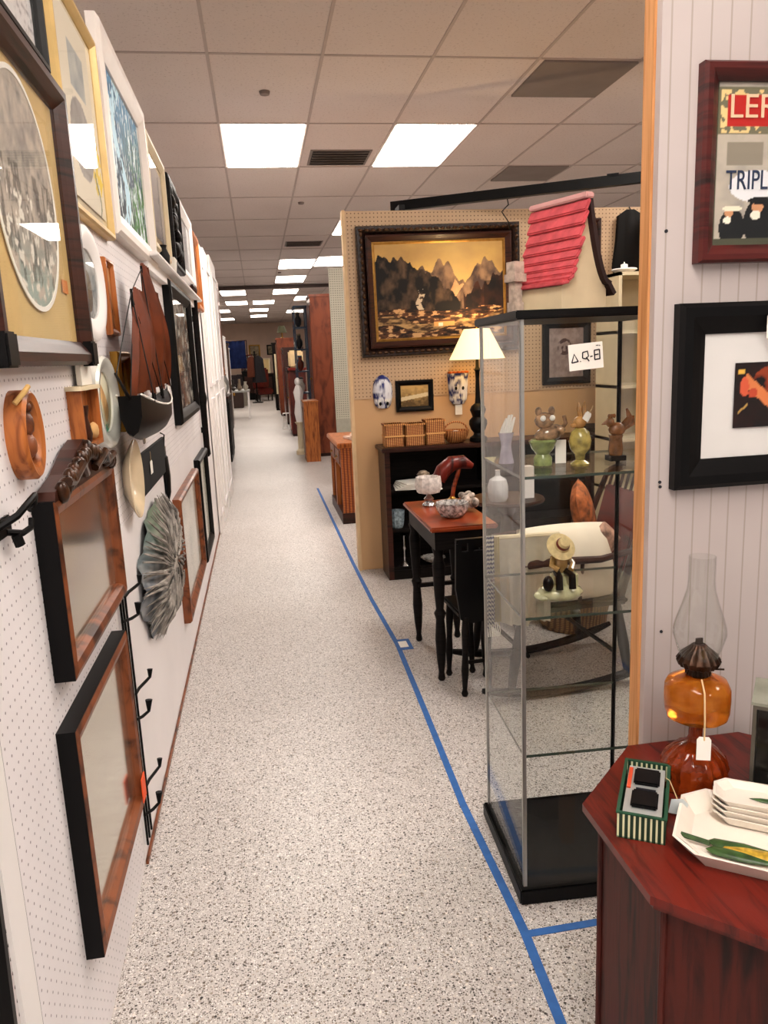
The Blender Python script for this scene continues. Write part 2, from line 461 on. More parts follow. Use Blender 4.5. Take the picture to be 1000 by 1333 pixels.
# right wall of white beadboard
def bead_mat():
    mt, nt, b = _new('beadboard')
    t = nt.nodes.new('ShaderNodeTexCoord'); sp = nt.nodes.new('ShaderNodeSeparateXYZ'); nt.links.new(t.outputs['Object'], sp.inputs[0])
    f = math_n(nt, 'FRACT', math_n(nt, 'MULTIPLY', sp.outputs[0], 1/.041))
    n = nt.nodes.new('ShaderNodeTexNoise'); n.inputs['Scale'].default_value = 3; nt.links.new(t.outputs['Object'], n.inputs[0])
    c = ramp(nt, n.outputs['Fac'], [(.3, lin('#b3a8a5')), (.7, lin('#bdb2af'))])
    c = mix_rgb(nt, c, lin('#a3978f'), math_n(nt, 'LESS_THAN', f, .09))
    nt.links.new(c, b.inputs['Base Color']); b.inputs['Roughness'].default_value = .45
    bp = nt.nodes.new('ShaderNodeBump'); bp.inputs['Strength'].default_value = .5; bp.inputs['Distance'].default_value = .003
    nt.links.new(math_n(nt, 'GREATER_THAN', f, .09), bp.inputs['Height']); nt.links.new(bp.outputs[0], b.inputs['Normal'])
    return mt
box_struct('wall_right', bead_mat(), .802, 2.75, 1.5, 1.52, 0, 2.44)
g = MB(); g.span(.797, .835, 1.521, 1.56, 0, 2.6)
struct(g.build('trim_11', W_PINE))
# nail holes in the beadboard
g = MB()
for (x, z) in ((.822, 1.72), (.824, 1.213), (.825, 1.203), (.838, .877)): g.lathe([(.0035, 0), (.0035, .002)], (x, 1.498, z), 10, 'Y')
struct(g.build('trim_12', INK))
# blue floor tape
TAPE = plain('blue_tape', '#2a62a8', .55, var=.2, scale=30)
pts = [(.57, .9), (.57, 1.4), (.584, 1.69), (.578, 2.3), (.6, 3.0), (.622, 3.79), (.6, 4.6), (.592, 5.5), (.592, 7), (.592, 9.0)]
g = MB()
for (a, b) in zip(pts, pts[1:]):
    vs = [g.bm.verts.new(p) for p in ((a[0]-.0125, a[1], .0015), (a[0]+.0125, a[1], .0015), (b[0]+.0125, b[1], .0015), (b[0]-.0125, b[1], .0015))]
    g.bm.faces.new(vs)
bmesh.ops.remove_doubles(g.bm, verts=g.bm.verts[:], dist=1e-5)
e = bmesh.ops.extrude_face_region(g.bm, geom=g.bm.faces[:]); bmesh.ops.translate(g.bm, vec=(0, 0, -.001), verts=[v for v in e['geom'] if isinstance(v, bmesh.types.BMVert)])
tag(g.build('floor_tape', TAPE), 'long strip of blue tape running down the terrazzo aisle', 'tape')
tag(MB().box((.76, 1.683, .0012), (.36, .024, .001), rz=.01).build('floor_tape', TAPE), 'short blue tape strip running across in front of the glass case', 'tape')
t = thing('floor_marker', 'small blue taped square with pale centre beside the long floor tape', 'floor marker', (.652, 3.79, .001))
MB().box((0, 0, .001), (.085, .15, .0015)).build('tape_square', TAPE, t)
MB().box((0, 0, .002), (.045, .085, .001)).build('centre_label', PAPER, t)

# ================================================================== CEILING FIXTURES
DIFF = emitter('fixture_diffuser', '#fff6ec', FIX_E)
HOUS = plain('fixture_trim', '#d8cfc9', .5, var=.03)
f0 = thing('ceiling_light', 'bright ceiling light panel nearest the aisle end, left of the air vent', 'ceiling light', (.169, 6.75, 3.2), 0, 'lit ceiling panels')
MB().ring(.646, 1.296, [(0, 0), (0, .006), (.028, .006), (.028, 0)]).build('frame', HOUS, f0).rotation_euler = (-PI/2, 0, 0)
MB().box((0, 0, -.006), (.60, 1.25, .006)).build('diffuser', DIFF, f0)
kid(f0, 'frame').location = (0, 0, -.0025)
LITS = [(1.464, 6.75, 'bright ceiling light panel just right of the air vent'),
        (1.464, 10.65, 'ceiling light panel half hidden behind the top edge of the tan partition'),
        (1.464, 14.3, 'ceiling light panel above the grey green pegboard'),
        (.817, 14.55, 'ceiling light panel over the aisle beyond the second vent'),
        (.817, 17.2, 'small looking ceiling light just before the dark ceiling strip')]
for x, y, l in LITS: dup(f0, (x, y, 3.2), label=l)
DFAR = None
for x, y in ((-.478, 20.2), (.817, 20.2), (-.478, 23.6), (.3, 23.6), (1.464, 22.5), (-1.1, 27), (.17, 27.0), (.17, 30.5), (1.46, 28.3), (-1.1, 32)):
    q = dup(f0, (x, y, 3.2), label='distant ceiling light panel beyond the dark ceiling strip', group='distant ceiling lights')
    for c_ in q.children:
        if c_.name.startswith('diffuser'):
            if DFAR is None: DFAR = c_.data.copy(); DFAR.materials[0] = emitter('dim_diffuser', '#fff1e2', 9.0)
            c_.data = DFAR
for x, y in ((.17, -.7), (1.464, -2.0), (-1.77, 1.5), (-1.77, 5.5), (3.4, 1.5), (3.4, 4.2), (.17, .3), (-2.4, 9.3), (1.464, 2.85)):  # unseen panels, added to brighten foreground, walls and booth floor
    dup(f0, (x, y, 3.2), label='unseen ceiling light panel added to brighten the room', group='added ceiling lights out of view')
DARKV = plain('vent_dark', '#2b2422', .8); VENT = plain('vent_metal', '#8d807a', .5, .2)
def vent(x0, x1, y0, y1, label):
    t = thing('ceiling_vent', label, 'air vent', ((x0+x1)/2, (y0+y1)/2, 3.192)); w, d = x1-x0, y1-y0
    MB().ring(w, d, [(0, 0), (0, .008), (.025, .008), (.025, 0)]).build('frame', VENT, t).rotation_euler = (-PI/2, 0, 0)
    MB().box((0, 0, -.001), (w-.04, d-.04, .002)).build('duct_opening', DARKV, t)
    g = MB()
    for k in range(6): g.box((0, -d/2+.05+k*(d-.1)/5, -.006), (w-.05, .018, .003), rx=.5)
    g.build('louvres', VENT, t)
vent(.56, 1.08, 6.83, 7.33, 'slatted air return vent between the two bright ceiling lights')
vent(.53, 1.08, 11.85, 12.3, 'farther small dark air vent above the aisle')
GREYP = plain('grey_panel', '#8d817b', .7, var=.12, scale=4)
for (x0, x1, y0, y1, l) in ((1.83, 2.43, 4.82, 5.45, 'large unlit grey ceiling panel nearest the wooden post'), (2.46, 3.05, 7.4, 8.0, 'smaller looking unlit grey ceiling panel farther back above the booth')):
    t = thing('ceiling_panel', l, 'ceiling panel', ((x0+x1)/2, (y0+y1)/2, 3.192))
    MB().box((0, 0, -.003), (x1-x0, y1-y0, .006)).build('panel', GREYP, t)
    MB().ring(x1-x0, y1-y0, [(0, 0), (0, .009), (.02, .009), (.02, 0)]).build('rim', VENT, t).rotation_euler = (-PI/2, 0, 0)
for x, y in ((.17, 5.42), (.55, 15.8), (.6, 9.0)):
    tag(MB().lathe([(.03, -.02), (.035, -.004), (.035, 0)], (0, 0, 0), 18).build('sprinkler_cover', VENT, loc=(x, y, 3.199), smooth=True), {5.42: 'small round sprinkler cover nearest, in front of the light panels', 15.8: 'tiny round sprinkler cover far down the aisle ceiling', 9.0: 'small round sprinkler cover behind the air vent'}[y], 'sprinkler')
# black bar lying over the booth
t = thing('black_rail', 'long black rail spanning the booth above the pegboard top', 'rail', (0, 0, 0))
g = MB(); a = Vector((.985, 5.5, 2.50)); b = Vector((2.42, 4.66, 2.50)); d = (b-a)
g.box((a+b)/2, (d.length, .05, .062), rz=math.atan2(d.y, d.x)); g.build('rail_bar', BLACK, t)
g = MB(); g.box(a+d*.88+Vector((0, 0, .03)), (.07, .05, .02), rz=math.atan2(d.y, d.x)); g.build('clamp', BLACKM, t)
MB().span(1.0, 1.04, 5.31, 5.5, 2.44, 2.48).build('support_foot', BLACKM, t)
MB().span(2.41, 2.75, 4.66, 4.70, 2.48, 2.52).build('wall_bracket', BLACKM, t)
rebase(t, (1.02, 5.45, 2.44))
tag(MB().tube([(1.68, 5.11, 2.48), (1.70, 5.14, 2.44), (1.66, 5.16, 2.40), (1.72, 5.2, 2.34), (1.76, 5.28, 2.26)], .004, 6).build('hanging_wire', BLACKM), 'thin dark wire dangling from the black rail', 'wire')

# ================================================================== PICTURES, LEFT WALL
def engraving(U, V):
    n = fbm(U, V, 16, 3, 4); C = lerp(rgb('#c9bcae'), rgb('#86807c'), (n-.3)*2)
    C = lerp(C, rgb('#9fb4ad')*np.ones_like(C), np.clip((.35-V)*3, 0, .8)*(n > .4))
    s = fbm(U*3, V, 8, 9, 3); C = np.where(((s > .58) & (V < .6) & (V > .1))[..., None], C*.42, C)
    C = np.where(((fbm(U, V, 24, 29, 2) > .66) & (V < .5))[..., None], rgb('#efe9de'), C); return C
t = picture('oval_print', 'large dark framed print with oval mat opening at the upper left', 'framed picture', 'L', 1.37, 2.09, 1.51, 2.15, .055, .045, W_DARK, engraving, .04, plain('tan_card', '#dcbb7c', .8, var=.06), art_shape='oval', aw=.42, ah=.44, acz=.02)
g = MB(); g.ring(.44, .46, [(0, 0), (0, .002), (.01, .002), (.01, 0)], 'oval'); g.build('oval_bevel', PAPER, t, loc=(0, -.018, .02))
for sx in (-1, 1): MB().box((sx*.335, -.024, -.293), (.058, .052, .06), bev=.004).build('corner_block', BLACK, t, label='black lower corner block')
MB().box((.23, -.0185, -.14), (.05, .001, .03)).build('price_sticker', plain('orange_sticker', '#e88a3c', .6), t, label='orange price sticker')
def speckle(U, V):
    n = fbm(U, V, 40, 5, 2); return lerp(rgb('#e8e4e6'), rgb('#9b959a'), (n-.6)*6)
picture('top_picture', 'speckled white picture in black frame above the oval print', 'framed picture', 'L', 1.38, 2.03, 2.165, 2.62, .035, .03, BLACK, speckle, glz=True)
def photos(U, V):
    C = flat(U, '#e6dcc8'); n = fbm(U, V, 8, 11)
    m1 = (abs(U-.52) < .2) & (V > .62) & (V < .86); C = np.where(m1[..., None], lerp(rgb('#8c9398'), rgb('#c3c4bd'), n*1.6-.3), C)
    m2 = (((U-.48)/.28)**2+((V-.36)/.22)**2 < 1); C = np.where(m2[..., None], lerp(rgb('#b6b0aa'), rgb('#7b7672'), n*1.5-.2), C)
    fl = (((U-.85)/.16)**2+((V-.28)/.17)**2 < 1) & (fbm(U, V, 22, 4, 2) > .42); C = np.where(fl[..., None], rgb('#e9c93a'), C)
    st = (abs(U-.83-.05*np.sin(V*20)) < .015) & (V < .25); C = np.where(st[..., None], rgb('#5d6b32'), C)
    b = (U > .93) & (V < .9); return C
picture('photo_collage', 'tall cream framed collage with grey photos and yellow flowers', 'framed picture', 'L', 2.12, 2.70, 1.90, 2.48, .03, .03, plain('pale_gold', '#d9b878', .4, .2), photos, .02, plain('ivory_card', '#eadbbd', .8))
def waterfall(U, V):
    n = fbm(U*2, V*.7, 14, 21, 4); k = fbm(U*6, V, 10, 31, 3)
    C = lerp(rgb('#1c2f3e'), rgb('#5f94bd'), V*1.1-.1+(n-.5)*.9)
    g = np.clip((U-.35)*2.4, 0, 1)*np.clip(1.0-V*1.0, 0, 1); C = lerp(C, rgb('#3f7a35')*np.ones_like(C), g*1.6*(n > .38))
    C = np.where((k > .62)[..., None], rgb('#dff0f5'), C); C = np.where((k < .3)[..., None], C*.25, C)
    f = abs(U-.33-.12*np.sin(V*7)) < .07; C = np.where((f & (n > .35))[..., None], rgb('#bfe2f2'), C); return C
picture('waterfall_painting', 'blue and green waterfall picture in wide white frame', 'framed picture', 'L', 2.74, 3.74, 1.93, 2.585, .085, .04, plain('chalk_white', '#ece3dc', .5, var=.05), waterfall, nx=110, glz=False)
def dusk(U, V):
    n = fbm(U, V, 5, 41); C = lerp(rgb('#8b7f80'), rgb('#b3a49a'), V+n*.6-.4); return lerp(C, rgb('#5a5357')*np.ones_like(C), (.2-V)*6)
picture('grey_landscape', 'muted grey landscape in pale gold and cream frame right of the waterfall', 'framed picture', 'L', 3.79, 4.5, 2.03, 2.54, .05, .035, CREAM, dusk, .03, plain('gold_card', '#cfae76', .6))
def ornate(U, V):
    n = fbm(U, V, 12, 51, 4); return lerp(rgb('#140f0c'), rgb('#8f6a44'), (n-.5)*4)
t = picture('carved_panel', 'dark carved ornate panel hung high beyond the grey landscape', 'wall carving', 'L', 4.55, 5.12, 2.04, 2.5, .05, .05, W_BLACKISH, ornate, glz=False)
g = MB()
for k in range(9): g.ball((random.uniform(-.2, .2), -.04, random.uniform(-.17, .17)), (.09, .05, .07), ry=random.random()*3)
for k in range(4): g.ball((-.15+.1*k, -.02, .235), (.13, .05, .1))
for k in range(7): g.ball((-.18+.06*k, -.03, .18-.05*k), (.1, .05, .09))
g.build('relief', W_BLACKISH, t, smooth=True)
def soft(c1, c2, seed):
    def f(U, V): return lerp(rgb(c1), rgb(c2), fbm(U, V, 6, seed)*1.6-.3)
    return f
picture('white_framed_mirror', 'pale print in white frame beyond the carved panel', 'framed picture', 'L', 5.2, 6.15, 2.06, 2.53, .07, .04, WHITE, soft('#c8c4c6', '#8f8d93', 3))
picture('wood_framed_print', 'narrow orange wood frame hung high past the white frame', 'framed picture', 'L', 6.3, 6.8, 1.92, 2.5, .06, .04, W_ORANGE, soft('#c9a05c', '#7c4a24', 5))
# white ledge
t = thing('wall_ledge', 'white moulded ledge under the upper row of pictures', 'ledge', (WALLX, 4.55, 1.95), 0)
MB().span(0, .075, -1.1, 1.5, 0, .018, bev=.004).build('shelf_board', WHITE, t)
MB().span(0, .03, -1.1, 1.5, -.05, 0).build('back_rail', WHITE, t)
# orange jar and cloth on the ledge
tag(MB().lathe([(.012, 0), (.03, .01), (.035, .05), (.02, .085), (.024, .1)], (0, 0, 0)).build('small_jar', BLACK, loc=(WALLX+.035, 4.0, 1.968), smooth=True), 'small black jar standing on the white ledge', 'jar')
tag(MB().box((0, 0, .05), (.02, .14, .1), ry=.12).build('small_card', PAPER, loc=(WALLX+.035, 4.5, 1.969)), 'white card propped on the ledge beside the black jar', 'card')
# oval white
def oval_in(U, V):
    n = fbm(U, V, 8, 61); C = lerp(rgb('#8b949a'), rgb('#d6d6d4'), n*2-.5)
    m = (((U-.5)/.2)**2+((V-.4)/.3)**2 < 1); return np.where(m[..., None], lerp(rgb('#4d5560'), rgb('#8c7a66'), n*1.5), C)
picture('oval_white_frame', 'white oval framed picture right of the big oval print', 'framed picture', 'L', 2.10, 2.47, 1.575, 1.88, .06, .022, WHITE, oval_in, shape='oval')
picture('slim_panel', 'small brown wood framed panel behind the white oval frame', 'framed picture', 'L', 2.52, 2.66, 1.60, 1.83, .02, .02, W_ORANGE, soft('#c98f55', '#8a5130', 8), glz=False)
picture('brass_panel', 'small gold framed panel below the slim brown panel', 'framed picture', 'L', 2.53, 2.74, 1.30, 1.55, .035, .03, BRASS, soft('#3b2c1c', '#a0783c', 18), glz=False)
def horse(U, V):
    C = lerp(rgb('#cfc79f'), rgb('#e8e3c9'), V); n = fbm(U, V, 9, 71)
    m = ((U-.5-.14*np.sin(V*5))/.16)**2+((V-.5)/.33)**2 < 1; C = np.where(m[..., None], lerp(rgb('#b07c46'), rgb('#d9b077'), n*1.4), C)
    C = np.where(((V < .13) & (n > .4))[..., None], rgb('#5aa483'), C); return C
t = picture('oval_plate', 'oval white plate with tan figure and green foot', 'plate', 'L', 2.14, 2.46, 1.275, 1.535, .045, .03, plain('glazed_white', '#e9e9df', .15, var=.03, coat=.6), horse, shape='oval', glz=False)
# wooden shadow box
t = thing('wall_box', 'small brown wooden wall box with open front and pale top', 'wall box', (WALLX, 2.02, 1.31), 0)
MB().span(0, .034, -.1, -.09, 0, .14).span(0, .034, .09, .1, 0, .14).span(0, .034, -.09, .09, 0, .012).span(0, .008, -.09, .09, .012, .14).build('carcass', W_ORANGE, t)
MB().span(0, .038, -.108, .108, .14, .15).build('top_board', CREAM, t, label='pale top board')
MB().lathe([(.018, 0), (.026, .02), (.012, .06), (.02, .09)], (.022, -.03, .012), 14, sx=.5).build('spindle', W_DARK, t, smooth=True)
MB().ball((.024, .04, .035), (.024, .07, .045)).build('ornament', plain('straw', '#c79a62', .8), t, smooth=True)
tag(MB().span(0, .012, 0, .12, 0, .09).build('shop_card', PAPER, loc=(WALLX+.01, 2.0, 1.461)), 'white card with blue lines standing on the wooden wall box', 'card')
# round wooden frame
t = thing('round_wood_frame', 'deep round wooden frame holding a brown carved figure at the left', 'wall ornament', (WALLX, 1.508, 1.385), PI/2)
MB().ring(.125, .165, [(0, 0), (0, .03), (.006, .036), (.02, .032), (.026, .02), (.026, 0)], 'oval').build('frame', W_ORANGE, t, smooth=True)
paint_plane('carved_ground', .09, .125, -.008, soft('#3c1a0d', '#a8642e', 77), t, 40, 'oval')
MB().ball((0, -.02, .02), (.03, .03, .05)).ball((0, -.02, -.02), (.045, .03, .05)).ball((.003, -.022, .05), (.022, .022, .024)).tube([(-.03, -.015, -.04), (-.018, -.02, 0), (-.03, -.015, .04)], .005).build('carved_figure', W_OAKF, t, smooth=True)
MB().tube([(-.05, -.02, .06), (-.035, -.035, .08), (-.01, -.035, .088)], .005).build('bow', plain('raffia', '#d2a968', .8), t, smooth=True)
# ironware bracket
t = thing('iron_hook', 'black cast iron swing hook bracket on the pegboard at far left', 'hook', (WALLX, 1.35, 1.248), 0); t.scale = (.65, .72, .75)
MB().span(0, .012, -.06, .06, -.03, .015, bev=.003).build('back_plate', BLACKM, t)
MB().tube([(.01, -.02, .0), (.05, 0, .02), (.07, .05, .045), (.07, .09, .05), (.06, .11, .03), (.05, .09, .018)], .009).build('hook_arm', BLACKM, t, smooth=True)
MB().tube([(.01, .02, -.02), (.04, .05, -.03), (.05, .09, -.025), (.05, .1, -.005)], .008).tube([(.03, .03, -.03), (.035, .035, -.055)], .014).build('clamp', BLACKM, t, smooth=True)
# plate3
tag(MB().lathe([(0, .004), (.07, .004), (.075, .012), (.11, .03), (.127, .036), (.127, .032), (.108, .02), (.07, 0), (0, 0)], (0, 0, 0), 40, 'X', sx=1, sy=1).build('wall_plate', plain('ivory_glaze', '#e3cfae', .2, var=.15, scale=10, coat=.5), loc=(WALLX+.004, 2.56, 1.145), smooth=True), 'round ivory plate hung edge toward the viewer beside the black sign', 'plate')
t = thing('black_board', 'plain black board hung behind the ivory plate with white tag', 'sign board', (WALLX, 3.1, 1.115), PI/2)
MB().box((0, -.008, 0), (.86, .012, .15)).build('board', plain('matte_black', '#08080a', .95), t)
price_tag(t, (-.06, -.018, .03), strl=.035, w=.06, h=.05)
t = thing('hanging_tool', 'long dark tool with pointed end hanging right of the black board', 'tool', (WALLX+.012, 3.52, 1.2), 0)
MB().tube([(0, 0, -.05), (0, 0, -.1)], .006).build('handle', CHROME, t); MB().lathe([(.002, -.3), (.03, -.26), (.04, -.18), (.03, -.1), (.012, -.09)], (0, 0, 0), 14, sx=.4).build('blade', BLACKM, t, smooth=True)
MB().tube([(0, 0, -.05), (.005, 0, 0), (-.012, 0, .01)], .003).build('cord', BLACKM, t)
# mirror with carved crest
def mirror(name, label, y0, y1, z0, z1, fw, d, fmat, crest=False, facem=MIRROR):
    t = thing(name, label, 'mirror', (WALLX, (y0+y1)/2, (z0+z1)/2), PI/2); w, h = y1-y0, z1-z0
    MB().ring(w, h, [(0, 0), (0, d), (.012, d+.004), (fw*.8, d), (fw, d*.7), (fw, 0)]).build('frame', fmat, t)
    MB().ring(w+.004, h+.004, [(0, 0), (0, d*.98), (.003, d*.98), (.003, 0)]).build('frame_edge', BLACK, t, label='black outer edge of the frame')
    MB().box((0, -d*.5, 0), (w-2*fw+.004, .003, h-2*fw+.004)).build('mirror_glass', facem, t)
    if crest:
        poly = [(-w/2, 0), (-w/2+.02, .03), (-w*.3, .05), (-w*.12, .09), (0, .105), (w*.12, .09), (w*.3, .05), (w/2-.02, .03), (w/2, 0)]
        c = MB().prism(poly, .035, 'XZ', (0, -d*.6, h/2-.012)).build('crest', W_DARK, t)
        g = MB()
        for k in range(23):
            u_ = -1+2*k/22; g.ball((u_*w*.42, -d-.006, h/2+.012+.055*(1-abs(u_))), (.05, .03, .035), ry=u_*2+k, sub=2)
        for sx in (-1, 1):
            g.tube([(sx*w*.08, -d-.008, h/2+.02), (sx*w*.2, -d-.02, h/2+.05), (sx*w*.3, -d-.01, h/2+.02), (sx*w*.4, -d-.016, h/2+.03)], .01)
        o = g.build('crest_carving', plain('burnished_carving', '#4a2a16', .3, .3, var=.85, scale=50), c, smooth=True)
    return t
OLDMIR = plain('hazy_mirror', '#d8d3c6', .12, .92, var=.03)
mirror('crested_mirror', 'tall brown framed wall mirror with carved dark crest', 1.54, 2.16, .885, 1.25, .035, .042, W_OAKF, True, OLDMIR)
t = mirror('plain_mirror', 'brown and black framed mirror hung low with orange tag', 1.50, 2.10, .275, .79, .035, .038, W_OAKF, False, OLDMIR)
MB().box((.27, -.044, -.2), (.05, .003, .07)).build('price_sticker', plain('neon_orange', '#f2592a', .6), t, label='bright orange price sticker')
# vertical wire hook strip
t = thing('wire_hook_rack', 'tall narrow black wire hook rack on white strip beside the mirrors', 'hook rack', (WALLX, 2.26, 0), 0)
MB().span(0, .006, -.05, .05, .06, 1.17).build('backing_strip', WHITE, t, label='white backing strip')
g = MB()
for dy in (-.05, -.012, .03): g.tube([(.01, dy, .06), (.01, dy, 1.17)], .0035, 6)
g.build('wire_uprights', BLACKM, t)
for z in (.83, .52, .21):
    MB().tube([(.008, .03, z), (.015, .06, z+.006), (.03, .1, z+.01), (.04, .12, z+.015), (.042, .125, z+.04)], [.005]*4+[.009], 8).build('hook', BLACKM, t, smooth=True)
    MB().tube([(.008, -.05, z-.05), (.03, -.02, z-.052), (.045, .01, z-.05), (.048, .015, z-.015)], [.005]*3+[.011], 8).build('hook', BLACKM, t, smooth=True)
# oval woven feather piece
def feathers(U, V):
    n = fbm(U*8, V*1.2, 14, 91, 4); C = lerp(rgb('#3a3634'), rgb('#b7afa6'), (n-.3)*2.4)
    C = lerp(C, rgb('#5c7a5f')*np.ones_like(C), np.clip((V-.6)*2, 0, .6)*(U < .5)); return lerp(C, rgb('#6f7c8c')*np.ones_like(C), np.clip((.35-U)*2, 0, .5))
t = thing('oval_wall_hanging', 'large grey woven oval wall hanging with feathery ridges', 'wall hanging', (WALLX, 3.06, .735), PI/2)
g = MB(); NR, NS = 14, 72
rings = []
for i in range(NR+1):
    q = i/NR; ring = []
    for k in range(NS):
        a = 2*PI*k/NS; rr = q*(1+.05*math.sin(11*a+q*9)*q)
        yy = -.012-.06*math.cos(q*PI/2)-.008*math.sin(9*a+6*q)*q-.006*math.sin(23*a)*q
        ring.append(g.bm.verts.new((.5*rr*math.cos(a), yy, .25*rr*math.sin(a))))
    rings.append(ring)
for a_, b_ in zip(rings[1:], rings[2:]):
    for k in range(NS): g.bm.faces.new((a_[k], a_[(k+1) % NS], b_[(k+1) % NS], b_[k]))
g.bm.faces.new(rings[1])
bk = g.bm.verts.new((0, 0, 0))
for k in range(NS): g.bm.faces.new((rings[-1][(k+1) % NS], rings[-1][k], bk))
for v in list(rings[0]): g.bm.verts.remove(v)
o = g.build('woven_body', ART, t, smooth=True)
paint_mesh(o, lambda co: feathers(co[:, 0]+.5, co[:, 2]/.45+.5))
g = MB()
for k in range(110):
    a = 2*PI*k/110+random.uniform(-.05, .05); q_ = random.uniform(.1, .6); c1 = Vector((.49*math.cos(a), -.02, .245*math.sin(a))); c0 = Vector((q_*.5*math.cos(a+.2), -.074, q_*.25*math.sin(a+.2)))
    g.tube([c0, (c0+c1)/2+Vector((0, -.02, .004)), c1*random.uniform(.98, 1.1)], [.003, .006, .001], 5)
g.build('feather_ribs', plain('grey_reed', '#a8a098', .8, var=.85, scale=14), t)
# further framed pieces along the wall
picture('brown_black_frame', 'long low frame with black sides and red brown rail beyond the woven oval', 'framed picture', 'L', 3.72, 4.85, .25, .87, .05, .04, W_OAKF, soft('#cfc6ba', '#b4aca2', 12))
picture('far_low_frame', 'narrow black framed picture low on the wall past the brown framed one', 'framed picture', 'L', 5.0, 5.75, .22, .90, .06, .04, BLACK, soft('#d8d2c6', '#aca698', 13))
def quilt(U, V):
    n = fbm(U, V, 20, 17, 3); C = lerp(rgb('#302b2c'), rgb('#d6d0c6'), (n-.42)*5); C = np.where(((fbm(U, V, 11, 27) > .6))[..., None], rgb('#7a5a46'), C); return C
picture('patterned_tapestry', 'tall black framed picture with busy black and white pattern behind the ship', 'framed picture', 'L', 4.15, 5.35, 1.19, 1.93, .07, .045, BLACK, quilt, nx=110)
t = thing('dark_post', 'dark wooden pole with round finial fixed on the wall before the white door slabs', 'pole', (WALLX+.03, 5.86, 0), 0)
MB().span(-.03, 0, -.02, .02, 1.0, 1.04).span(-.03, 0, -.02, .02, 1.8, 1.84).build('wall_bracket', BLACKM, t)
MB().lathe([(.012, .82), (.026, .84), (.022, .9), (.024, 1.2), (.034, 1.25), (.024, 1.3), (.022, 1.98)], (0, 0, 0), 16).build('pole_shaft', W_BLACKISH, t, smooth=True)
MB().ball((0, 0, 2.02), (.06, .08, .09), sub=3).build('finial', W_DARK, t, smooth=True)
for (y0, y1, z1, x, l) in ((6.86, 7.32, 2.5, .02, 'tall white door slab leaning nearest past the dark pole'), (7.35, 8.1, 2.52, .03, 'second tall white door slab leaning against the wall'), (8.15, 9.2, 2.56, .04, 'farthest tall white door slab at the end of the wall')):
    t = thing('leaning_door', l, 'door slab', (WALLX+.008, (y0+y1)/2, 0), PI/2); w = y1-y0
    MB().box((0, -x/2, z1/2), (w, x, z1)).build('door_face', WHITE, t)
    MB().ring(w*.75, z1*.42, [(0, 0), (0, .012), (.03, .012), (.03, 0)]).build('raised_moulding', BOARD, t, loc=(0, -x, z1*.27))
    MB().ring(w*.75, z1*.42, [(0, 0), (0, .012), (.03, .012), (.03, 0)]).build('raised_moulding', BOARD, t, loc=(0, -x, z1*.73))
t = thing('tall_wood_board', 'tall orange brown board hung at the very end of the wall', 'board', (WALLX+.03, 9.58, 1.35))
MB().box((0, 0, .55), (.03, .5, 1.1), bev=.004).build('board', W_ORANGE, t); MB().box((.016, 0, .55), (.006, .36, .9)).build('inset_panel', W_OAKF, t)
t = thing('black_frame_corner', 'black framed picture cut off at the lower left corner', 'framed picture', (WALLX, .72, .62), PI/2)
t.rotation_euler = (0, .07, PI/2)
MB().ring(.66, .75, FRONT(.04, .03)).build('frame', BLACK, t); paint_plane('artwork', .58, .67, -.01, soft('#7e6f73', '#4d4448', 14), t, 30)

# ------------------------------------------------------------------ model ship
t = thing('model_ship', 'model sailing ship with brown leather sails and dark hull hung on wall', 'model ship', (WALLX+.02, 2.76, 1.275), PI/2); t.scale = (1.12, 1.05, 1)
# local x along the wall (bow at -x), -y out from the wall
g = MB(); NSX = 18; secs = []
for i in range(NSX):
    u_ = i/(NSX-1); x = -.42+u_*.84; wv = .055*math.sin(PI*min(1, .12+u_*.95))**.6; top = .095+.05*(abs(u_-.5)*2)**2; bot = .075*(abs(u_-.45)*2)**4*.6
    secs.append([g.bm.verts.new((x, -.06+s_*wv*k_, z_)) for (s_, k_, z_) in ((-1, 1, top), (-1, .95, top*.5+bot*.4), (-1, .5, bot+.012), (0, 0, bot), (1, .5, bot+.012), (1, .95, top*.5+bot*.4), (1, 1, top))])
for a_, b_ in zip(secs, secs[1:]):
    for k in range(6): g.bm.faces.new((a_[k], a_[k+1], b_[k+1], b_[k]))
    g.bm.faces.new((a_[6], a_[0], b_[0], b_[6]))
g.bm.faces.new(secs[0]); g.bm.faces.new(list(reversed(secs[-1])))
g.build('hull', BLACK, t, smooth=True)
g = MB()
for s_ in (-1, 1):
    g.tube([(-.42+.84*k/10, -.06+s_*(.055*math.sin(PI*min(1, .12+k/10*.95))**.6+.002), .098+.05*(abs(k/10-.5)*2)**2) for k in range(11)], .003, 6)
g.build('gunwale', PAPER, t, label='white rail along the hull')
for x, zt in ((-.2, .46), (.05, .56), (.26, .47)):
    mst = MB().tube([(x, -.06, .09), (x, -.06, zt)], [.007, .004], 8).build('mast', W_BLACKISH, t)
MB().tube([(-.4, -.06, .13), (-.58, -.06, .21)], [.006, .003], 8).build('bowsprit', W_BLACKISH, t)
LEA = plain('brown_leather', '#8a3f1c', .55, var=.45, scale=9, bump=.3)
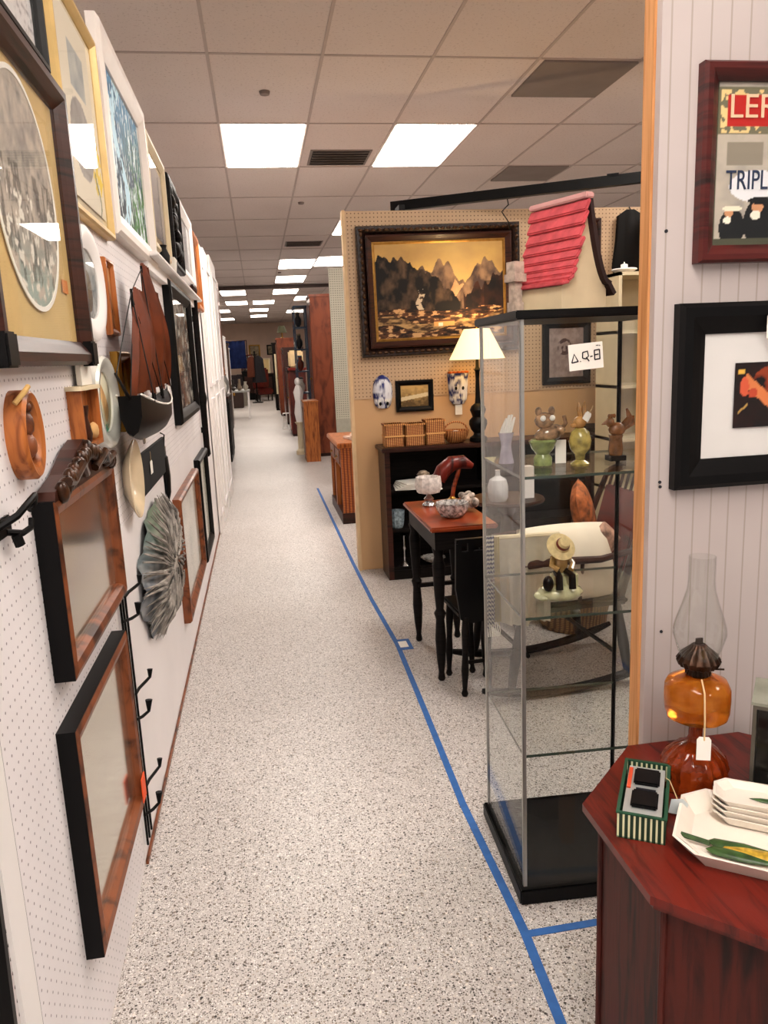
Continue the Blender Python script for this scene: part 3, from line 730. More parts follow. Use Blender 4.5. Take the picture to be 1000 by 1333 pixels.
def sail(x0, x1, x2, x3, zb, zt, belly, nm='sail'):
    g = MB(); N = 12; gr = []
    for j in range(N+1):
        v_ = j/N; a0 = x0+(x2-x0)*v_; a1 = x1+(x3-x1)*v_
        gr.append([g.bm.verts.new((a0+(a1-a0)*i/N, -.06-belly*math.sin(PI*i/N)*math.sin(PI*min(1, v_*.9+.1))-.008*math.sin(i*1.7), zb+(zt-zb)*v_+.02*math.sin(PI*i/N)*(1-v_))) for i in range(N+1)])
    for j in range(N):
        for i in range(N): g.bm.faces.new((gr[j][i], gr[j][i+1], gr[j+1][i+1], gr[j+1][i]))
    bmesh.ops.solidify(g.bm, geom=g.bm.faces[:], thickness=.003)
    g.build(nm, LEA, t, smooth=True)
sail(-.40, .06, -.16, -.02, .13, .47, .035); sail(-.02, .3, .05, .17, .135, .57, .04); sail(.24, .48, .27, .36, .14, .50, .03)
g = MB()
for a_, b_ in (((-.57, -.06, .205), (-.2, -.06, .45)), ((-.4, -.06, .14), (-.2, -.06, .4)), ((-.2, -.06, .45), (.05, -.06, .55)), ((.05, -.06, .55), (.26, -.06, .46)), ((.26, -.06, .46), (.42, -.06, .15)), ((.05, -.06, .54), (-.1, -.11, .12)), ((.05, -.06, .54), (.15, -.11, .12)), ((-.2, -.06, .44), (-.3, -.11, .12)), ((-.2, -.06, .44), (-.12, -.11, .12))):
    g.tube([a_, b_], .0018, 5)
g.build('rigging', BLACKM, t)
MB().span(-.1, .1, -.06, 0, .02, .05).build('wall_cleat', W_BLACKISH, t)
t = thing('anchor_charm', 'small silver fish hook charm hanging below the ship hull', 'hook', (WALLX+.09, 2.42, 1.3), PI/2)
MB().tube([(0, 0, .03), (0, 0, -.01), (.008, 0, -.03), (.022, 0, -.03), (.025, 0, -.012)], .003, 6).build('hook_wire', CHROME, t)
MB().tube([(0, 0, .03), (0, .05, .045), (0, .09, .045)], .0012, 5).build('cord', BLACKM, t)

# ================================================================== BOOTH BACK WALL
def mountain(U, V):
    n = fbm(U, V, 7, 101, 5); n2 = fbm(U*1.0, V*.5, 18, 111, 4); n3 = fbm(U, V*2, 20, 131, 3)
    C = lerp(rgb('#d0a95c'), rgb('#a98550'), V*1.2-.3+(n-.5)*1.2)
    C = lerp(C, rgb('#e6c27c')*np.ones_like(C), np.clip(.35-abs(U-.62), 0, 1)*1.2*(V > .4))
    def ridge(seed, base, amp, fr): return base+amp*(vnoise(U, U*0+.5, fr, seed)-.5)+amp*.45*(vnoise(U, U*0+.2, fr*3.1, seed+1)-.5)
    jag = .07*(vnoise(U, U*0, 34, 7)-.5)+.04*(vnoise(U, U*0+.3, 62, 9)-.5)
    r1 = .66+.16*np.exp(-((U-.5)/.055)**2)+.1*np.exp(-((U-.57)/.03)**2)+.17*np.exp(-((U-.86)/.07)**2)+.1*np.exp(-((U-.36)/.05)**2)-.08*np.exp(-((U-.68)/.05)**2)+jag
    m1 = V < r1; C = np.where(m1[..., None], lerp(rgb('#947558'), rgb('#463630'), n2*2.4-.7), C)
    g = (V < r1-.04) & (np.abs(U-.63-.04*np.sin(V*12)) < .02+.12*(V-.35)) & (V > .36); C = np.where(g[..., None], lerp(rgb('#d9b483'), rgb('#a5714a'), n2*1.8-.4), C)
    r2 = np.where(U < .14, .84-.1*U, .88-.42*U)-.9*np.clip(U-.42, 0, 1)+jag*1.3; r2 = np.maximum(r2, .3)
    C = np.where(((V < r2) & (U < .66))[..., None], lerp(rgb('#0e0a0a'), rgb('#54402f'), (n2-.47)*3), C)
    r3 = .44+.75*(U-.68)+jag*1.6; r3 = np.minimum(r3, .66+jag)
    C = np.where(((V < r3) & (U > .68))[..., None], lerp(rgb('#120907'), rgb('#452416'), (n2-.42)*2), C)
    dk = (U > .84) & (V < .58) & (V > .2); C = np.where(dk[..., None], C*.4, C)
    fg = V < .30+.02*np.sin(U*9); C = np.where(fg[..., None], lerp(rgb('#1a0e0a'), rgb('#6e4428'), (n3-.38)*3), C)
    C = np.where((fg & (n3 > .63))[..., None], rgb('#c79a68'), C)
    riv = fg & (abs(V-.12-.16*np.abs(U-.45)-.03*np.sin(U*14)) < .045); C = np.where(riv[..., None], lerp(rgb('#b58f5c'), rgb('#3e2818'), n3*3-.9), C)
    wf = (abs(U-.34-.015*np.sin(V*30)) < .022) & (V > .3) & (V < .52); C = np.where((wf & (n3 > .4))[..., None], rgb('#b9a890'), C)
    hs = (abs(U-.52) < .08) & (abs(V-.155) < .035); C = np.where(hs[..., None], rgb('#d7a05c'), C); C = np.where((hs & (V > .17))[..., None], rgb('#6d3d2a'), C); C = np.where((hs & (abs(U-.49) < .018) & (V < .16))[..., None], rgb('#efe0c6'), C)
    return C
t = picture('mountain_painting', 'large mountain river landscape painting in ornate dark frame', 'painting', 5.292, .70, 1.815, 1.50, 2.345, .055, .06, W_BLACKISH, mountain, glz=False, nx=230, tilt=-.012)
GOLD = plain('antique_gold', '#b98a45', .35, .7, var=.3, scale=30)
kid(t, 'frame').data.materials[0] = plain('carved_black_frame', '#2a1610', .35, .1, var=.85, scale=60, bump=1.0)
MB().ring(1.0, .73, [(0, 0), (0, .05), (.012, .055), (.03, .04), (.045, .03), (.045, 0)]).build('inner_moulding', W_DARK, t)
MB().ring(.915, .645, [(0, 0), (0, .034), (.01, .038), (.018, .03), (.018, 0)]).build('gold_liner', GOLD, t, label='gold inner liner')
g = MB()
for k in range(26):
    g.ball((-.53+1.06*k/25, -.06, .395), (.035, .014, .022)); g.ball((-.53+1.06*k/25, -.06, -.395), (.035, .014, .022))
for k in range(18):
    g.ball((-.53, -.06, -.37+.74*k/17), (.022, .014, .035)); g.ball((.53, -.06, -.37+.74*k/17), (.022, .014, .035))
g.build('carved_beads', plain('dark_gilding', '#4a2e18', .35, .5, var=.7, scale=50), t, smooth=True)
kid(t, 'artwork').scale = (.89/ (1.115-.11), 1, .63/(.845-.11)); kid(t, 'artwork').location.y = -.012
picture('small_landscape', 'small black framed landscape between the two blue and white masks', 'framed picture', 5.292, .925, 1.19, 1.115, 1.33, .035, .025, BLACK, lambda U, V: np.where(((abs(V-.35-.2*U) < .09))[..., None], rgb('#d9c7a0'), lerp(rgb('#5e4a2c'), rgb('#c8a467'), V*1.2+fbm(U, V, 9, 5)-.6)), nx=50, glz=False)
picture('portrait_print', 'black framed portrait sketch seen through the glass case', 'framed picture', 5.292, 1.985, 2.34, 1.25, 1.69, .05, .03, BLACK, lambda U, V: np.where(((((U-.45)/.2)**2+((V-.62)/.17)**2 < 1) & (fbm(U, V, 9, 3) > .38))[..., None], rgb('#4a3436'), lerp(rgb('#b09a94'), rgb('#85706c'), fbm(U, V, 12, 9)*1.6-.3)), nx=50)
picture('upper_small_frame', 'small brown framed picture behind the red roofed birdhouse', 'framed picture', 5.292, 2.22, 2.41, 2.0, 2.37, .03, .025, W_DARK, soft('#a5763c', '#5d3a20', 9), nx=30)
t = thing('black_coat', 'black cloth bundle hanging at the top right beside the wooden post', 'cloth', (2.62, 5.27, 2.42))
g = MB(); g.lathe([(.03, 0), (.09, -.04), (.1, -.2), (.12, -.38), (.1, -.46)], (0, 0, 0), 30, sy=.4, flute=.12, nf=7); g.build('cloth_body', plain('black_cloth', '#0f0d0e', .9), t, smooth=True)
MB().tube([(0, 0, 0), (0, .02, .02)], .004).build('peg', BLACKM, t)
def china(co):
    n = fbm((co[:, 0]*3+5)[None], (co[:, 2]*3+5)[None], 14, 7, 3)[0]; C = lerp(rgb('#dfe0e8'), rgb('#1d2568'), (n-.44)*8)
    st = (np.abs(co[:, 2]+.06) < .01) | ((np.abs(np.abs(co[:, 0])-.03) < .008) & (co[:, 2] < -.05)); C[st] = rgb('#f2f0ea'); return C
for (x, l, seed) in ((.835, 'blue and white domed china mask left of the small landscape', 0), (1.37, 'blue and white china face mask with orange top near the lamp', 1)):
    t = thing('china_mask', l, 'mask', (x, 5.292, 1.26))
    g = MB(); g.lathe([(0, -.115), (.035, -.112), (.055, -.09), (.066, -.04), (.07, .0), (.062, .055), (.045, .09), (.02, .11), (0, .115)] if not seed else [(0, -.115), (.04, -.11), (.062, -.08), (.066, -.03), (.07, .02), (.072, .07), (.076, .1), (0, .108)], (0, 0, 0), 48, sy=.7)
    bmesh.ops.bisect_plane(g.bm, geom=g.bm.verts[:]+g.bm.edges[:]+g.bm.faces[:], plane_co=(0, 0, 0), plane_no=(0, 1, 0), clear_outer=True)
    bmesh.ops.subdivide_edges(g.bm, edges=g.bm.edges[:], cuts=2)
    o = g.build('mask_shell', ART, t, smooth=True); paint_mesh(o, china)
    g = MB()
    for sx in (-1, 1): g.ball((sx*.025, -.045, -.0 if seed else -.08), (.02, .015, .026))
    g.build('eye', BLACK, t, smooth=True)
    if seed:
        g = MB(); [g.ball((-.06+.03*k, -.02, .108), (.035, .04, .02)) for k in range(5)]; g.build('rim_leaves', plain('orange_glaze', '#c4622a', .3), t, smooth=True)
        MB().box((0, -.01, -.15), (.05, .002, .07)).build('price_tag', PAPER, t, label='white paper tag')

# ================================================================== BOOKCASE AND WHAT IS ON IT
t = thing('low_bookcase', 'low dark open bookcase against the tan wall below the masks', 'bookcase', (1.5, 5.1, 0))
w2 = .72
MB().span(-w2, -w2+.035, -.12, .15, 0, .875).build('side_panel', W_DARK, t)
MB().span(w2-.035, w2, -.12, .15, 0, .875).build('side_panel', W_DARK, t)
MB().span(-w2+.035, w2-.035, .135, .15, .05, .875).build('back_panel', W_BLACKISH, t)
MB().span(-w2-.02, w2+.02, -.14, .16, .875, .905, bev=.006).build('top_board', W_DARK, t)
for z in (.065, .33, .60): MB().span(-w2+.035, w2-.035, -.11, .135, z, z+.02).build('shelf', W_BLACKISH, t)
MB().span(-w2+.035, w2-.035, -.12, -.1, 0, .065).build('plinth', W_BLACKISH, t)
MB().span(-.02, .02, -.118, .135, .085, .875).build('divider', W_BLACKISH, t)
BZ = .905
WICK = weave('orange_wicker', '#e6a35c', '#7a3a16', 90)
b0 = thing('wicker_basket', 'orange wicker basket at the left end of the bookcase top', 'basket', (.86, 5.08, BZ), 0, 'wicker baskets on the bookcase')
g = MB(); wq, dq, hq = .062, .06, .15
for (a0, a1, c0, c1) in ((-wq, wq, -dq, -dq+.008), (-wq, wq, dq-.008, dq), (-wq, -wq+.008, -dq, dq), (wq-.008, wq, -dq, dq)): g.span(a0, a1, c0, c1, 0, hq)
g.span(-wq, wq, -dq, dq, 0, .008); g.build('basket_body', WICK, b0)
MB().ring(2*wq+.012, 2*dq+.012, [(0, 0), (0, .012), (.014, .012), (.014, 0)]).build('rim', WICK, b0, loc=(0, 0, hq+.003)).rotation_euler = (PI/2, 0, 0)
MB().ring(2*wq+.01, 2*dq+.01, [(0, 0), (0, .01), (.008, .01), (.008, 0)]).build('middle_band', plain('cane_band', '#e0a765', .6), b0, loc=(0, 0, hq*.5)).rotation_euler = (PI/2, 0, 0)
for k, (x, l, h_) in enumerate(((1.0, 'orange wicker basket second from the left on the bookcase', .97), (1.14, 'orange wicker basket third from the left on the bookcase, slightly tall', 1.08))):
    q = dup(b0, (x, 5.08, BZ), 0, l); q.scale = (1, 1, h_)
t = thing('wicker_tray_pile', 'jumbled orange wicker bowl at the right of the basket row', 'basket', (1.29, 5.07, BZ))
MB().lathe([(.04, 0), (.06, .01), (.085, .06), (.088, .085), (.08, .085), (.07, .05), (.0, .02)], (0, 0, 0), 30, flute=.04, nf=15).build('bowl_body', WICK, t, smooth=True)
MB().tube(curve_pts(lambda u_: (.08*math.cos(PI*u_), 0, .08+.06*math.sin(PI*u_))), .006).build('handle', WICK, t, smooth=True)
tag(MB().ball((0, 0, .0), (.07, .05, .045)).build('soft_white_bundle', PAPER, loc=(1.29, 5.07, BZ+.06), smooth=True), 'small white bundle lying in the orange wicker bowl', 'bundle')
# table lamp, lit
t = thing('table_lamp', 'lit table lamp with cream shade and turned black base on the bookcase', 'lamp', (1.44, 5.04, BZ))
MB().lathe([(.055, 0), (.06, .012), (.058, .03), (.035, .045), (.03, .06), (.05, .085), (.062, .12), (.06, .145), (.038, .17), (.045, .19), (.055, .215), (.045, .24), (.02, .26), (.016, .3), (.013, .42), (.016, .47), (.022, .48), (.012, .5), (.010, .56)], (0, 0, 0), 28).build('lamp_base', BLACK, t, smooth=True)
sh = plain('lamp_shade_cloth', '#fbe9bf', .9, var=.03)
nt = sh.node_tree; bsd = nt.nodes['Principled BSDF']
bsd.inputs['Emission Color'].default_value = lin('#ffe2a0'); bsd.inputs['Emission Strength'].default_value = .85
MB().lathe([(.185, .55), (.085, .745), (.082, .745), (.182, .55)], (0, 0, 0), 40).build('lamp_shade', sh, t, smooth=True)
MB().tube([(-.083, 0, .744), (.083, 0, .744)], .003).tube([(0, 0, .56), (0, 0, .77)], .004).build('harp', BRASS, t)
MB().lathe([(0, .59), (.02, .6), (.028, .635), (.018, .67), (0, .675)], (0, 0, 0), 16).build('bulb', emitter('warm_bulb', '#ffd38a', 20), t, smooth=True)
ld = bpy.data.lights.new('lamp_glow', 'POINT'); ld.energy = 9; ld.color = (1, .68, .35); ld.shadow_soft_size = .04
lo = bpy.data.objects.new('lamp_glow', ld); COL.objects.link(lo); lo.parent = t; lo.location = (0, 0, .70)
# right cabinet behind the rocker
t = thing('red_brown_cabinet', 'dark cabinet with red brown doors behind the rocking chair', 'cabinet', (2.42, 5.12, 0))
MB().span(-.17, .17, -.14, .15, 0, .93, bev=.003).build('body', W_DARK, t)
for sx in (-1, 1):
    d = MB().box((sx*.08, -.148, .45), (.15, .016, .8)).build('door', W_RED, t); MB().ball((sx*.02, -.165, .5), (.018, .018, .018)).build('knob', BRASS, d)
MB().span(-.19, .19, -.16, .16, .93, .96).build('top_board', W_BLACKISH, t)
# things on and in the bookcase
def small(nm, bm, mat, label, cat, loc, group=None, smooth=True):
    return tag(bm.build(nm, mat, loc=loc, smooth=smooth), label, cat, group)
t = thing('drinking_glass', 'striped clear tumbler on the middle shelf at the left of the bookcase', 'glass', (.86, 5.05, .35))
MB().lathe([(.035, 0), (.045, .02), (.052, .12), (.048, .12), (.04, .025), (0, .012)], (0, 0, 0), 24, flute=.05, nf=12).build('tumbler_body', plain('cut_glass_blue', '#9fb2bd', .15, .1, var=.6, scale=60), t, smooth=True)
t = thing('candlestick', 'thin silver candlestick on the bottom shelf of the bookcase', 'candlestick', (.90, 5.04, .085))
MB().lathe([(.04, 0), (.03, .01), (.008, .03), (.006, .1), (.012, .12), (.006, .14), (.006, .2), (.03, .215), (.026, .218), (0, .21)], (0, 0, 0), 20).build('stem', CHROME, t, smooth=True)
small('glass_dish', MB().lathe([(.02, 0), (.06, .02), (.085, .045), (.078, .045), (.0, .012)], flute=.05, nf=14), plain('cut_crystal', '#d8d4cf', .1, .35, var=.7, scale=60), 'cut crystal dish on the bottom shelf of the bookcase', 'dish', (1.1, 5.03, .085))
g = MB()
for k in range(5): g.box((0, 0, .005+.009*k), (.3-.02*k, .2, .007), rz=.08*k-.1)
small('paper_stack', g, PAPER, 'stack of white papers on the upper bookcase shelf', 'papers', (1.0, 5.04, .62), smooth=False)
g = MB(); [g.ball((random.uniform(-.06, .06), random.uniform(-.03, .03), .02+.01*k), (.08, .06, .03), rz=k) for k in range(5)]
small('china_cups', g, plain('gold_china', '#cdb9a2', .3, .2, var=.5, scale=40), 'small pale china piece on the papers in the bookcase', 'china', (1.08, 5.03, .665))

# ================================================================== TABLE WITH BLACK CHAIR
t = thing('side_table', 'small table with reddish brown top on dark turned legs', 'table', (.85, 3.55, 0))
MB().span(-.155, .155, -.33, .33, .728, .75, bev=.006).build('table_top', W_RED, t)
MB().span(-.13, .13, -.30, .30, .64, .728).build('apron', W_BLACKISH, t)
LEG = [(.012, 0), (.018, .01), (.013, .04), (.02, .1), (.026, .2), (.02, .3), (.028, .33), (.018, .35), (.024, .42), (.03, .56), (.02, .6), (.03, .64)]
for sx, sy in ((-1, 1), (1, 1), (1, -1)):
    o = MB().lathe(LEG, (0, 0, 0), 16).build('leg', W_BLACKISH, t, smooth=True, loc=(sx*.105, sy*.27, .002))
    o.rotation_euler = (-sy*.05 if sy > 0 else .03, 0, 0)
o = MB().lathe(LEG, (0, 0, 0), 16).build('leg', W_BLACKISH, t, smooth=True, loc=(-.105, -.25, 0))
o = MB().span(-.1, .1, .26, .28, .3, .32).build('stretcher', W_BLACKISH, t)
t = thing('black_chair', 'solid backed black chair pushed up to the small table', 'chair', (.862, 3.11, 0), .05)
g = MB(); pz = [(-.07, .36), (-.02, .34), (.07, .35), (.085, .5), (.08, .70), (.05, .705), (.05, .665), (-.005, .665), (-.005, .705), (-.03, .705), (-.03, .665), (-.06, .665), (-.06, .705), (-.085, .70), (-.09, .5)]
g.prism(pz, .02); g.prism([(-.085, .703), (.08, .70), (.078, .72), (-.083, .72)], .024)
g.build('backrest', BLACK, t)
MB().span(-.075, .075, .0, .26, .36, .39, bev=.008).build('seat', BLACK, t)
for sx in (-1, 1):
    for sy in (0, 1):
        o = MB().lathe([(.011, 0), (.016, .012), (.01, .03), (.017, .12), (.013, .2), (.018, .3), (.014, .37)], (0, 0, 0), 14).build('leg', W_BLACKISH, t, smooth=True, loc=(sx*.058, sy*.24, 0)); o.rotation_euler = (0, -sx*.03, 0)
MB().span(-.06, .06, -.005, .005, .15, .165).build('stretcher', W_BLACKISH, t)
# on the table
TZ = .75
t = thing('frilled_lamp', 'little table lamp with frilly white shade on the small table', 'lamp', (.80, 3.72, TZ))
MB().lathe([(.03, 0), (.035, .008), (.03, .018), (.018, .025), (.026, .04), (.012, .055), (.01, .075)], (0, 0, 0), 20).build('lamp_base', CHROME, t, smooth=True)
MB().lathe([(.026, .065), (.055, .072), (.066, .10), (.06, .15), (.056, .15), (.05, .08)], (0, 0, 0), 44, flute=.05, nf=11).build('lamp_shade', plain('frilled_white', '#e7ded8', .5, var=.35, scale=60), t, smooth=True)
t = thing('crystal_bowl', 'cut crystal bowl at the front of the small table', 'bowl', (.845, 3.42, TZ))
MB().lathe([(.03, 0), (.05, .008), (.07, .04), (.075, .072), (.068, .072), (.06, .04), (.0, .015)], (0, 0, 0), 48, flute=.06, nf=12).build('bowl_body', plain('cut_crystal2', '#e2dedb', .08, .3, var=.8, scale=70), t, smooth=True)
t = thing('desk_lamp', 'gooseneck desk lamp with brown hood arched over the small table', 'lamp', (.935, 3.78, TZ))
MB().lathe([(.05, 0), (.05, .01), (.02, .02), (.012, .03)], (0, 0, 0), 20).build('lamp_base', BRASS, t, smooth=True)
MB().tube([(0, 0, .02), (.01, 0, .08), (.03, 0, .14), (.04, 0, .17)], .011).build('neck', W_RED, t, smooth=True)
MB().tube([(-.07, 0, .12), (-.045, 0, .165), (0, 0, .20), (.06, 0, .205), (.11, 0, .18)], [.036, .04, .04, .035, .015], 14).build('hood', W_MAHOG, t, smooth=True)
MB().lathe([(.001, .035), (.012, .03), (.036, 0), (.03, 0)], (-.085, 0, .075), 20).build('bell_shade', PAPER, t, smooth=True, label='white bell shaped end')
g = MB(); rs = random.Random(4)
for k in range(16): g.ball((rs.uniform(-.05, .06), rs.uniform(-.09, .09), .02+rs.uniform(0, .05)), (.05, .045, .035), rz=k, ry=k)
small('lace_bundle', g, plain('brown_white_lace', '#cdbcae', .8, var=.85, scale=35), 'crumpled brown and white lace bundle on the small table', 'lace', (.925, 3.56, TZ))
t = thing('round_table', 'round black pedestal table behind the glass case', 'table', (1.28, 3.95, 0))
MB().lathe([(.2, .70), (.205, .71), (.2, .72), (0, .72)], (0, 0, 0), 36).build('table_top', W_DARK, t, smooth=True)
MB().lathe([(.03, .04), (.04, .15), (.025, .3), (.045, .45), (.03, .6), (.06, .69), (.1, .70)], (0, 0, 0), 20).build('pedestal', W_BLACKISH, t, smooth=True)
for k in range(3): a = k*2.094+.5; MB().tube([(0, 0, .14), (.1*math.cos(a), .1*math.sin(a), .1), (.18*math.cos(a), .18*math.sin(a), .015)], [.02, .018, .014]).build('foot', W_BLACKISH, t, smooth=True)
t = thing('white_jug', 'white bottle shaped jug on the round black table', 'jug', (1.21, 3.88, .72))
MB().lathe([(.045, 0), (.055, .02), (.055, .08), (.045, .115), (.014, .135), (.012, .16), (.016, .165)], (0, 0, 0), 26).build('jug_body', plain('white_glaze', '#d9d8da', .2, coat=.5), t, smooth=True)
small('white_box', MB().span(-.03, .03, -.03, .03, 0, .17), WHITE, 'upright white box beside the white jug on the round table', 'box', (1.385, 3.92, .72), smooth=False)

# ================================================================== ROCKING CHAIR (faces -x)
t = thing('rocking_chair', 'dark wooden rocking chair behind the glass display case', 'chair', (1.27, 3.26, 0), .06)
for sy in (-1, 1):
    pts_ = [(-.43+.86*k/12, sy*.24, .022+.26*((k/12-.42))**2) for k in range(13)]
    g = MB(); [g.tube(pts_, [.012, .019]+[.021]*9+[.018, .012], 8)]
    g.build('rocker', W_BLACKISH, t, smooth=True)
    for (x, zt, lean_) in ((-.24, .40, -.06), (.2, .40, .06)):
        g = MB(); g.tube([(x-lean_*1.0+lean_*2, sy*.24, .045), (x+lean_*.6, sy*.235, .2), (x, sy*.23, zt)], [.016, .024, .017], 10); g.build('leg', W_BLACKISH, t, smooth=True)
    MB().tube([(-.25, sy*.25, .61), (-.1, sy*.27, .62), (.1, sy*.27, .61), (.27, sy*.25, .63)], [.02, .018, .016, .014], 8).build('arm', W_DARK, t, smooth=True)
    MB().tube([(-.22, sy*.235, .42), (-.23, sy*.25, .61)], .012).tube([(.02, sy*.24, .42), (.02, sy*.265, .61)], .009).build('arm_post', W_DARK, t, smooth=True)
    MB().tube([(.22, sy*.22, .4), (.3, sy*.22, .68), (.38, sy*.2, .9)], [.018, .016, .013]).build('back_post', W_DARK, t, smooth=True)
MB().span(-.27, .25, -.25, .25, .385, .42, bev=.012).build('seat', W_BLACKISH, t)
for z, x in ((.2, -.22), (.17, .19)): MB().tube([(x, -.24, z), (x, .24, z)], .01).build('stretcher', W_BLACKISH, t)
MB().tube(curve_pts(lambda u_: (.38+.015*math.sin(PI*u_), -.2+.4*u_, .9+.06*math.sin(PI*u_))), .02).build('crest_rail', W_DARK, t, smooth=True)
g = MB()
for k in range(7): y = -.15+.05*k; g.tube([(.23, y, .41), (.31, y, .66), (.385, y*.95, .93)], .007, 6)
g.build('back_spindles', W_DARK, t)
MB().box((.315, 0, .68), (.02, .32, .36), ry=.27, bev=.006).build('back_panel', W_MAHOG, t)
def cushion(nm, mat, d, c, rot, label, cat, pw=2.6):
    g = MB(); N = 14; top = []; bot = []
    def P(i, j, s_):
        a = -1+2*i/N; b = -1+2*j/N; pin = 1-.07*(a*a*b*b)
        th = max(0, (1-abs(a)**pw)*(1-abs(b)**pw))**.5
        return Vector((a*d[0]/2*(1-.06*b*b), b*d[1]/2*(1-.06*a*a), s_*d[2]/2*th))
    grid = {}
    for s_ in (1, -1):
        for i in range(N+1):
            for j in range(N+1):
                edge = i in (0, N) or j in (0, N)
                if edge and s_ == -1: grid[i, j, -1] = grid[i, j, 1]
                else: grid[i, j, s_] = g.bm.verts.new(P(i, j, s_))
        for i in range(N):
            for j in range(N): g.bm.faces.new((grid[i, j, s_], grid[i+1, j, s_], grid[i+1, j+1, s_], grid[i, j+1, s_]))
    o = g.build(nm, mat, smooth=True, loc=c); o.rotation_euler = rot; return tag(o, label, cat)
cushion('white_pillow', plain('cream_cotton', '#e8dcc8', .85, var=.06), (.44, .34, .16), (1.27, 3.09, .585), (R(68), 0, .05), 'plump white pillow standing on the rocking chair seat', 'cushion')
cushion('patterned_cushion', plain('red_gold_brocade', '#c26a35', .7, var=.8, scale=26), (.22, .3, .1), (1.44, 3.3, .74), (R(78), R(-20), R(65)), 'red and gold patterned cushion leaning on the rocker back', 'cushion')
cushion('pointed_cushion', plain('pink_brocade', '#cfa08a', .7, var=.75, scale=30), (.13, .13, .06), (1.46, 3.12, .66), (R(84), R(45), .1), 'small diamond patterned cushion tucked behind the white pillow', 'cushion')
# draped throws on the front of the seat
t = thing('white_throw', 'cream white throw draped down the front of the rocking chair', 'blanket', (0, 0, 0))
def drape(x0, x1, z_top, z_bot, y, seed, thick=.006, depth=.34):
    g = MB(); N = 30; Mh = 12; gr = []
    for j in range(Mh+1):
        row = []
        for i in range(N+1):
            u_ = i/N; v_ = j/Mh; row.append(g.bm.verts.new((x0+(x1-x0)*u_, y+.012*math.sin(u_*19+seed)*(.3+v_)+.008*math.sin(u_*41+seed*2)*v_, z_top+(z_bot-z_top)*v_+.01*math.sin(u_*9+seed)*v_)))
        gr.append(row)
    back = [g.bm.verts.new((v.co.x, y+depth, z_top-.01)) for v in gr[0]]
    for j in range(Mh):
        for i in range(N): g.bm.faces.new((gr[j][i], gr[j][i+1], gr[j+1][i+1], gr[j+1][i]))
    for i in range(N): g.bm.faces.new((back[i], back[i+1], gr[0][i+1], gr[0][i]))
    bmesh.ops.solidify(g.bm, geom=g.bm.faces[:], thickness=thick); return g
drape(.925, 1.16, .735, .36, 2.985, 1, depth=.03).build('throw_cloth', plain('cream_knit', '#e6dfcd', .9, var=.1, scale=30, bump=.4), t, smooth=True)
MB().tube([(.90, 3.0, .74), (1.2, 3.0, .735)], .012).build('folded_edge', plain('cream_knit2', '#d9c9a8', .9), t, smooth=True)
rebase(t, (1.04, 2.98, .36))
t = thing('striped_throw', 'narrow blue and white striped throw hanging beside the black chair', 'blanket', (0, 0, 0))
drape(.868, .905, .76, .37, 2.965, 3, depth=.04).build('throw_cloth', stripes('blue_white_stripe', '#e4e2dc', '#27396e', 2, 55, .5, .9), t, smooth=True)
drape(.906, .93, .75, .38, 2.975, 5, depth=.04).build('yellow_border', plain('yellow_cloth', '#dccd8e', .9), t, smooth=True)
g = MB(); [g.tube([(.872+.008*k, 2.965, .385), (.87+.009*k, 2.955, .35), (.874+.008*k, 2.96, .325)], .0025, 5) for k in range(7)]
g.build('fringe', PAPER, t); rebase(t, (.9, 2.97, .33))
t = thing('wicker_hamper', 'low tan wicker basket on the floor behind the rocking chair', 'basket', (1.62, 3.85, 0))
MB().lathe([(.17, 0), (.2, .15), (.21, .3), (.2, .3), (.18, .02), (0, .02)], (0, 0, 0), 36, flute=.015, nf=18).build('basket_body', weave('tan_wicker', '#a57c4e', '#4b2f18', 60), t, smooth=True)
MB().lathe([(.2, .29), (.218, .3), (.218, .32), (.2, .33)], (0, 0, 0), 36).build('rim', W_OAKF, t, smooth=True)
# cream shelving at the right of the booth
t = thing('cream_shelving', 'tall cream open shelf unit seen right of the case beside the post', 'shelf unit', (2.36, 4.5, 0))
CR2 = plain('cream_shelf_paint', '#cfc0a0', .6, var=.08)
MB().span(-.26, -.24, -.15, .15, 0, 1.92).build('side_panel', CR2, t); MB().span(.24, .26, -.15, .15, 0, 1.92).build('side_panel', CR2, t)
MB().span(-.24, .24, .135, .15, 0, 1.92).build('back_panel', CR2, t)
for z in (.3, .62, .93, 1.25, 1.57, 1.9): MB().span(-.26, .26, -.15, .15, z, z+.02).build('shelf', CR2, t)
t = thing('candle_dish', 'white dish with white candle on top of the cream shelf unit', 'candle', (2.18, 4.45, 1.92))
MB().lathe([(.04, 0), (.075, .02), (.07, .026), (0, .01)], (0, 0, 0), 22).build('dish', WHITE, t, smooth=True)
MB().lathe([(.02, .01), (.02, .05), (.004, .055), (.003, .065)], (0, 0, 0), 16).build('candle', PAPER, t, smooth=True)

# ================================================================== GLASS DISPLAY CASE
X0, X1, Y0, Y1 = .618, 1.045, 1.785, 2.2
t = thing('display_case', 'tall glass display case with black base and black lid', 'display case', (0, 0, 0))
g = MB(); g.span(X0-.012, X1+.012, Y0-.012, Y1+.012, 0, .045, bev=.004); g.build('base', BLACK, t)
g = MB(); g.ring(X1-X0+.016, Y1-Y0+.016, [(0, 0), (0, .014), (.016, .014), (.016, 0)]); o = g.build('base_lip', BLACK, t, loc=((X0+X1)/2, (Y0+Y1)/2, .045)); o.rotation_euler = (PI/2, 0, 0)
g = MB(); g.span(X0-.012, X1+.012, Y0-.012, Y1+.012, 1.571, 1.592, bev=.003); g.build('lid', BLACK, t)
e_ = .004
MB().span(X0+.012, X1-.012, Y0, Y0+e_, .047, 1.571).build('glass_pane', GL, t)
MB().span(X0+.012, X1-.012, Y1-e_, Y1, .047, 1.571).build('glass_pane', GL, t)
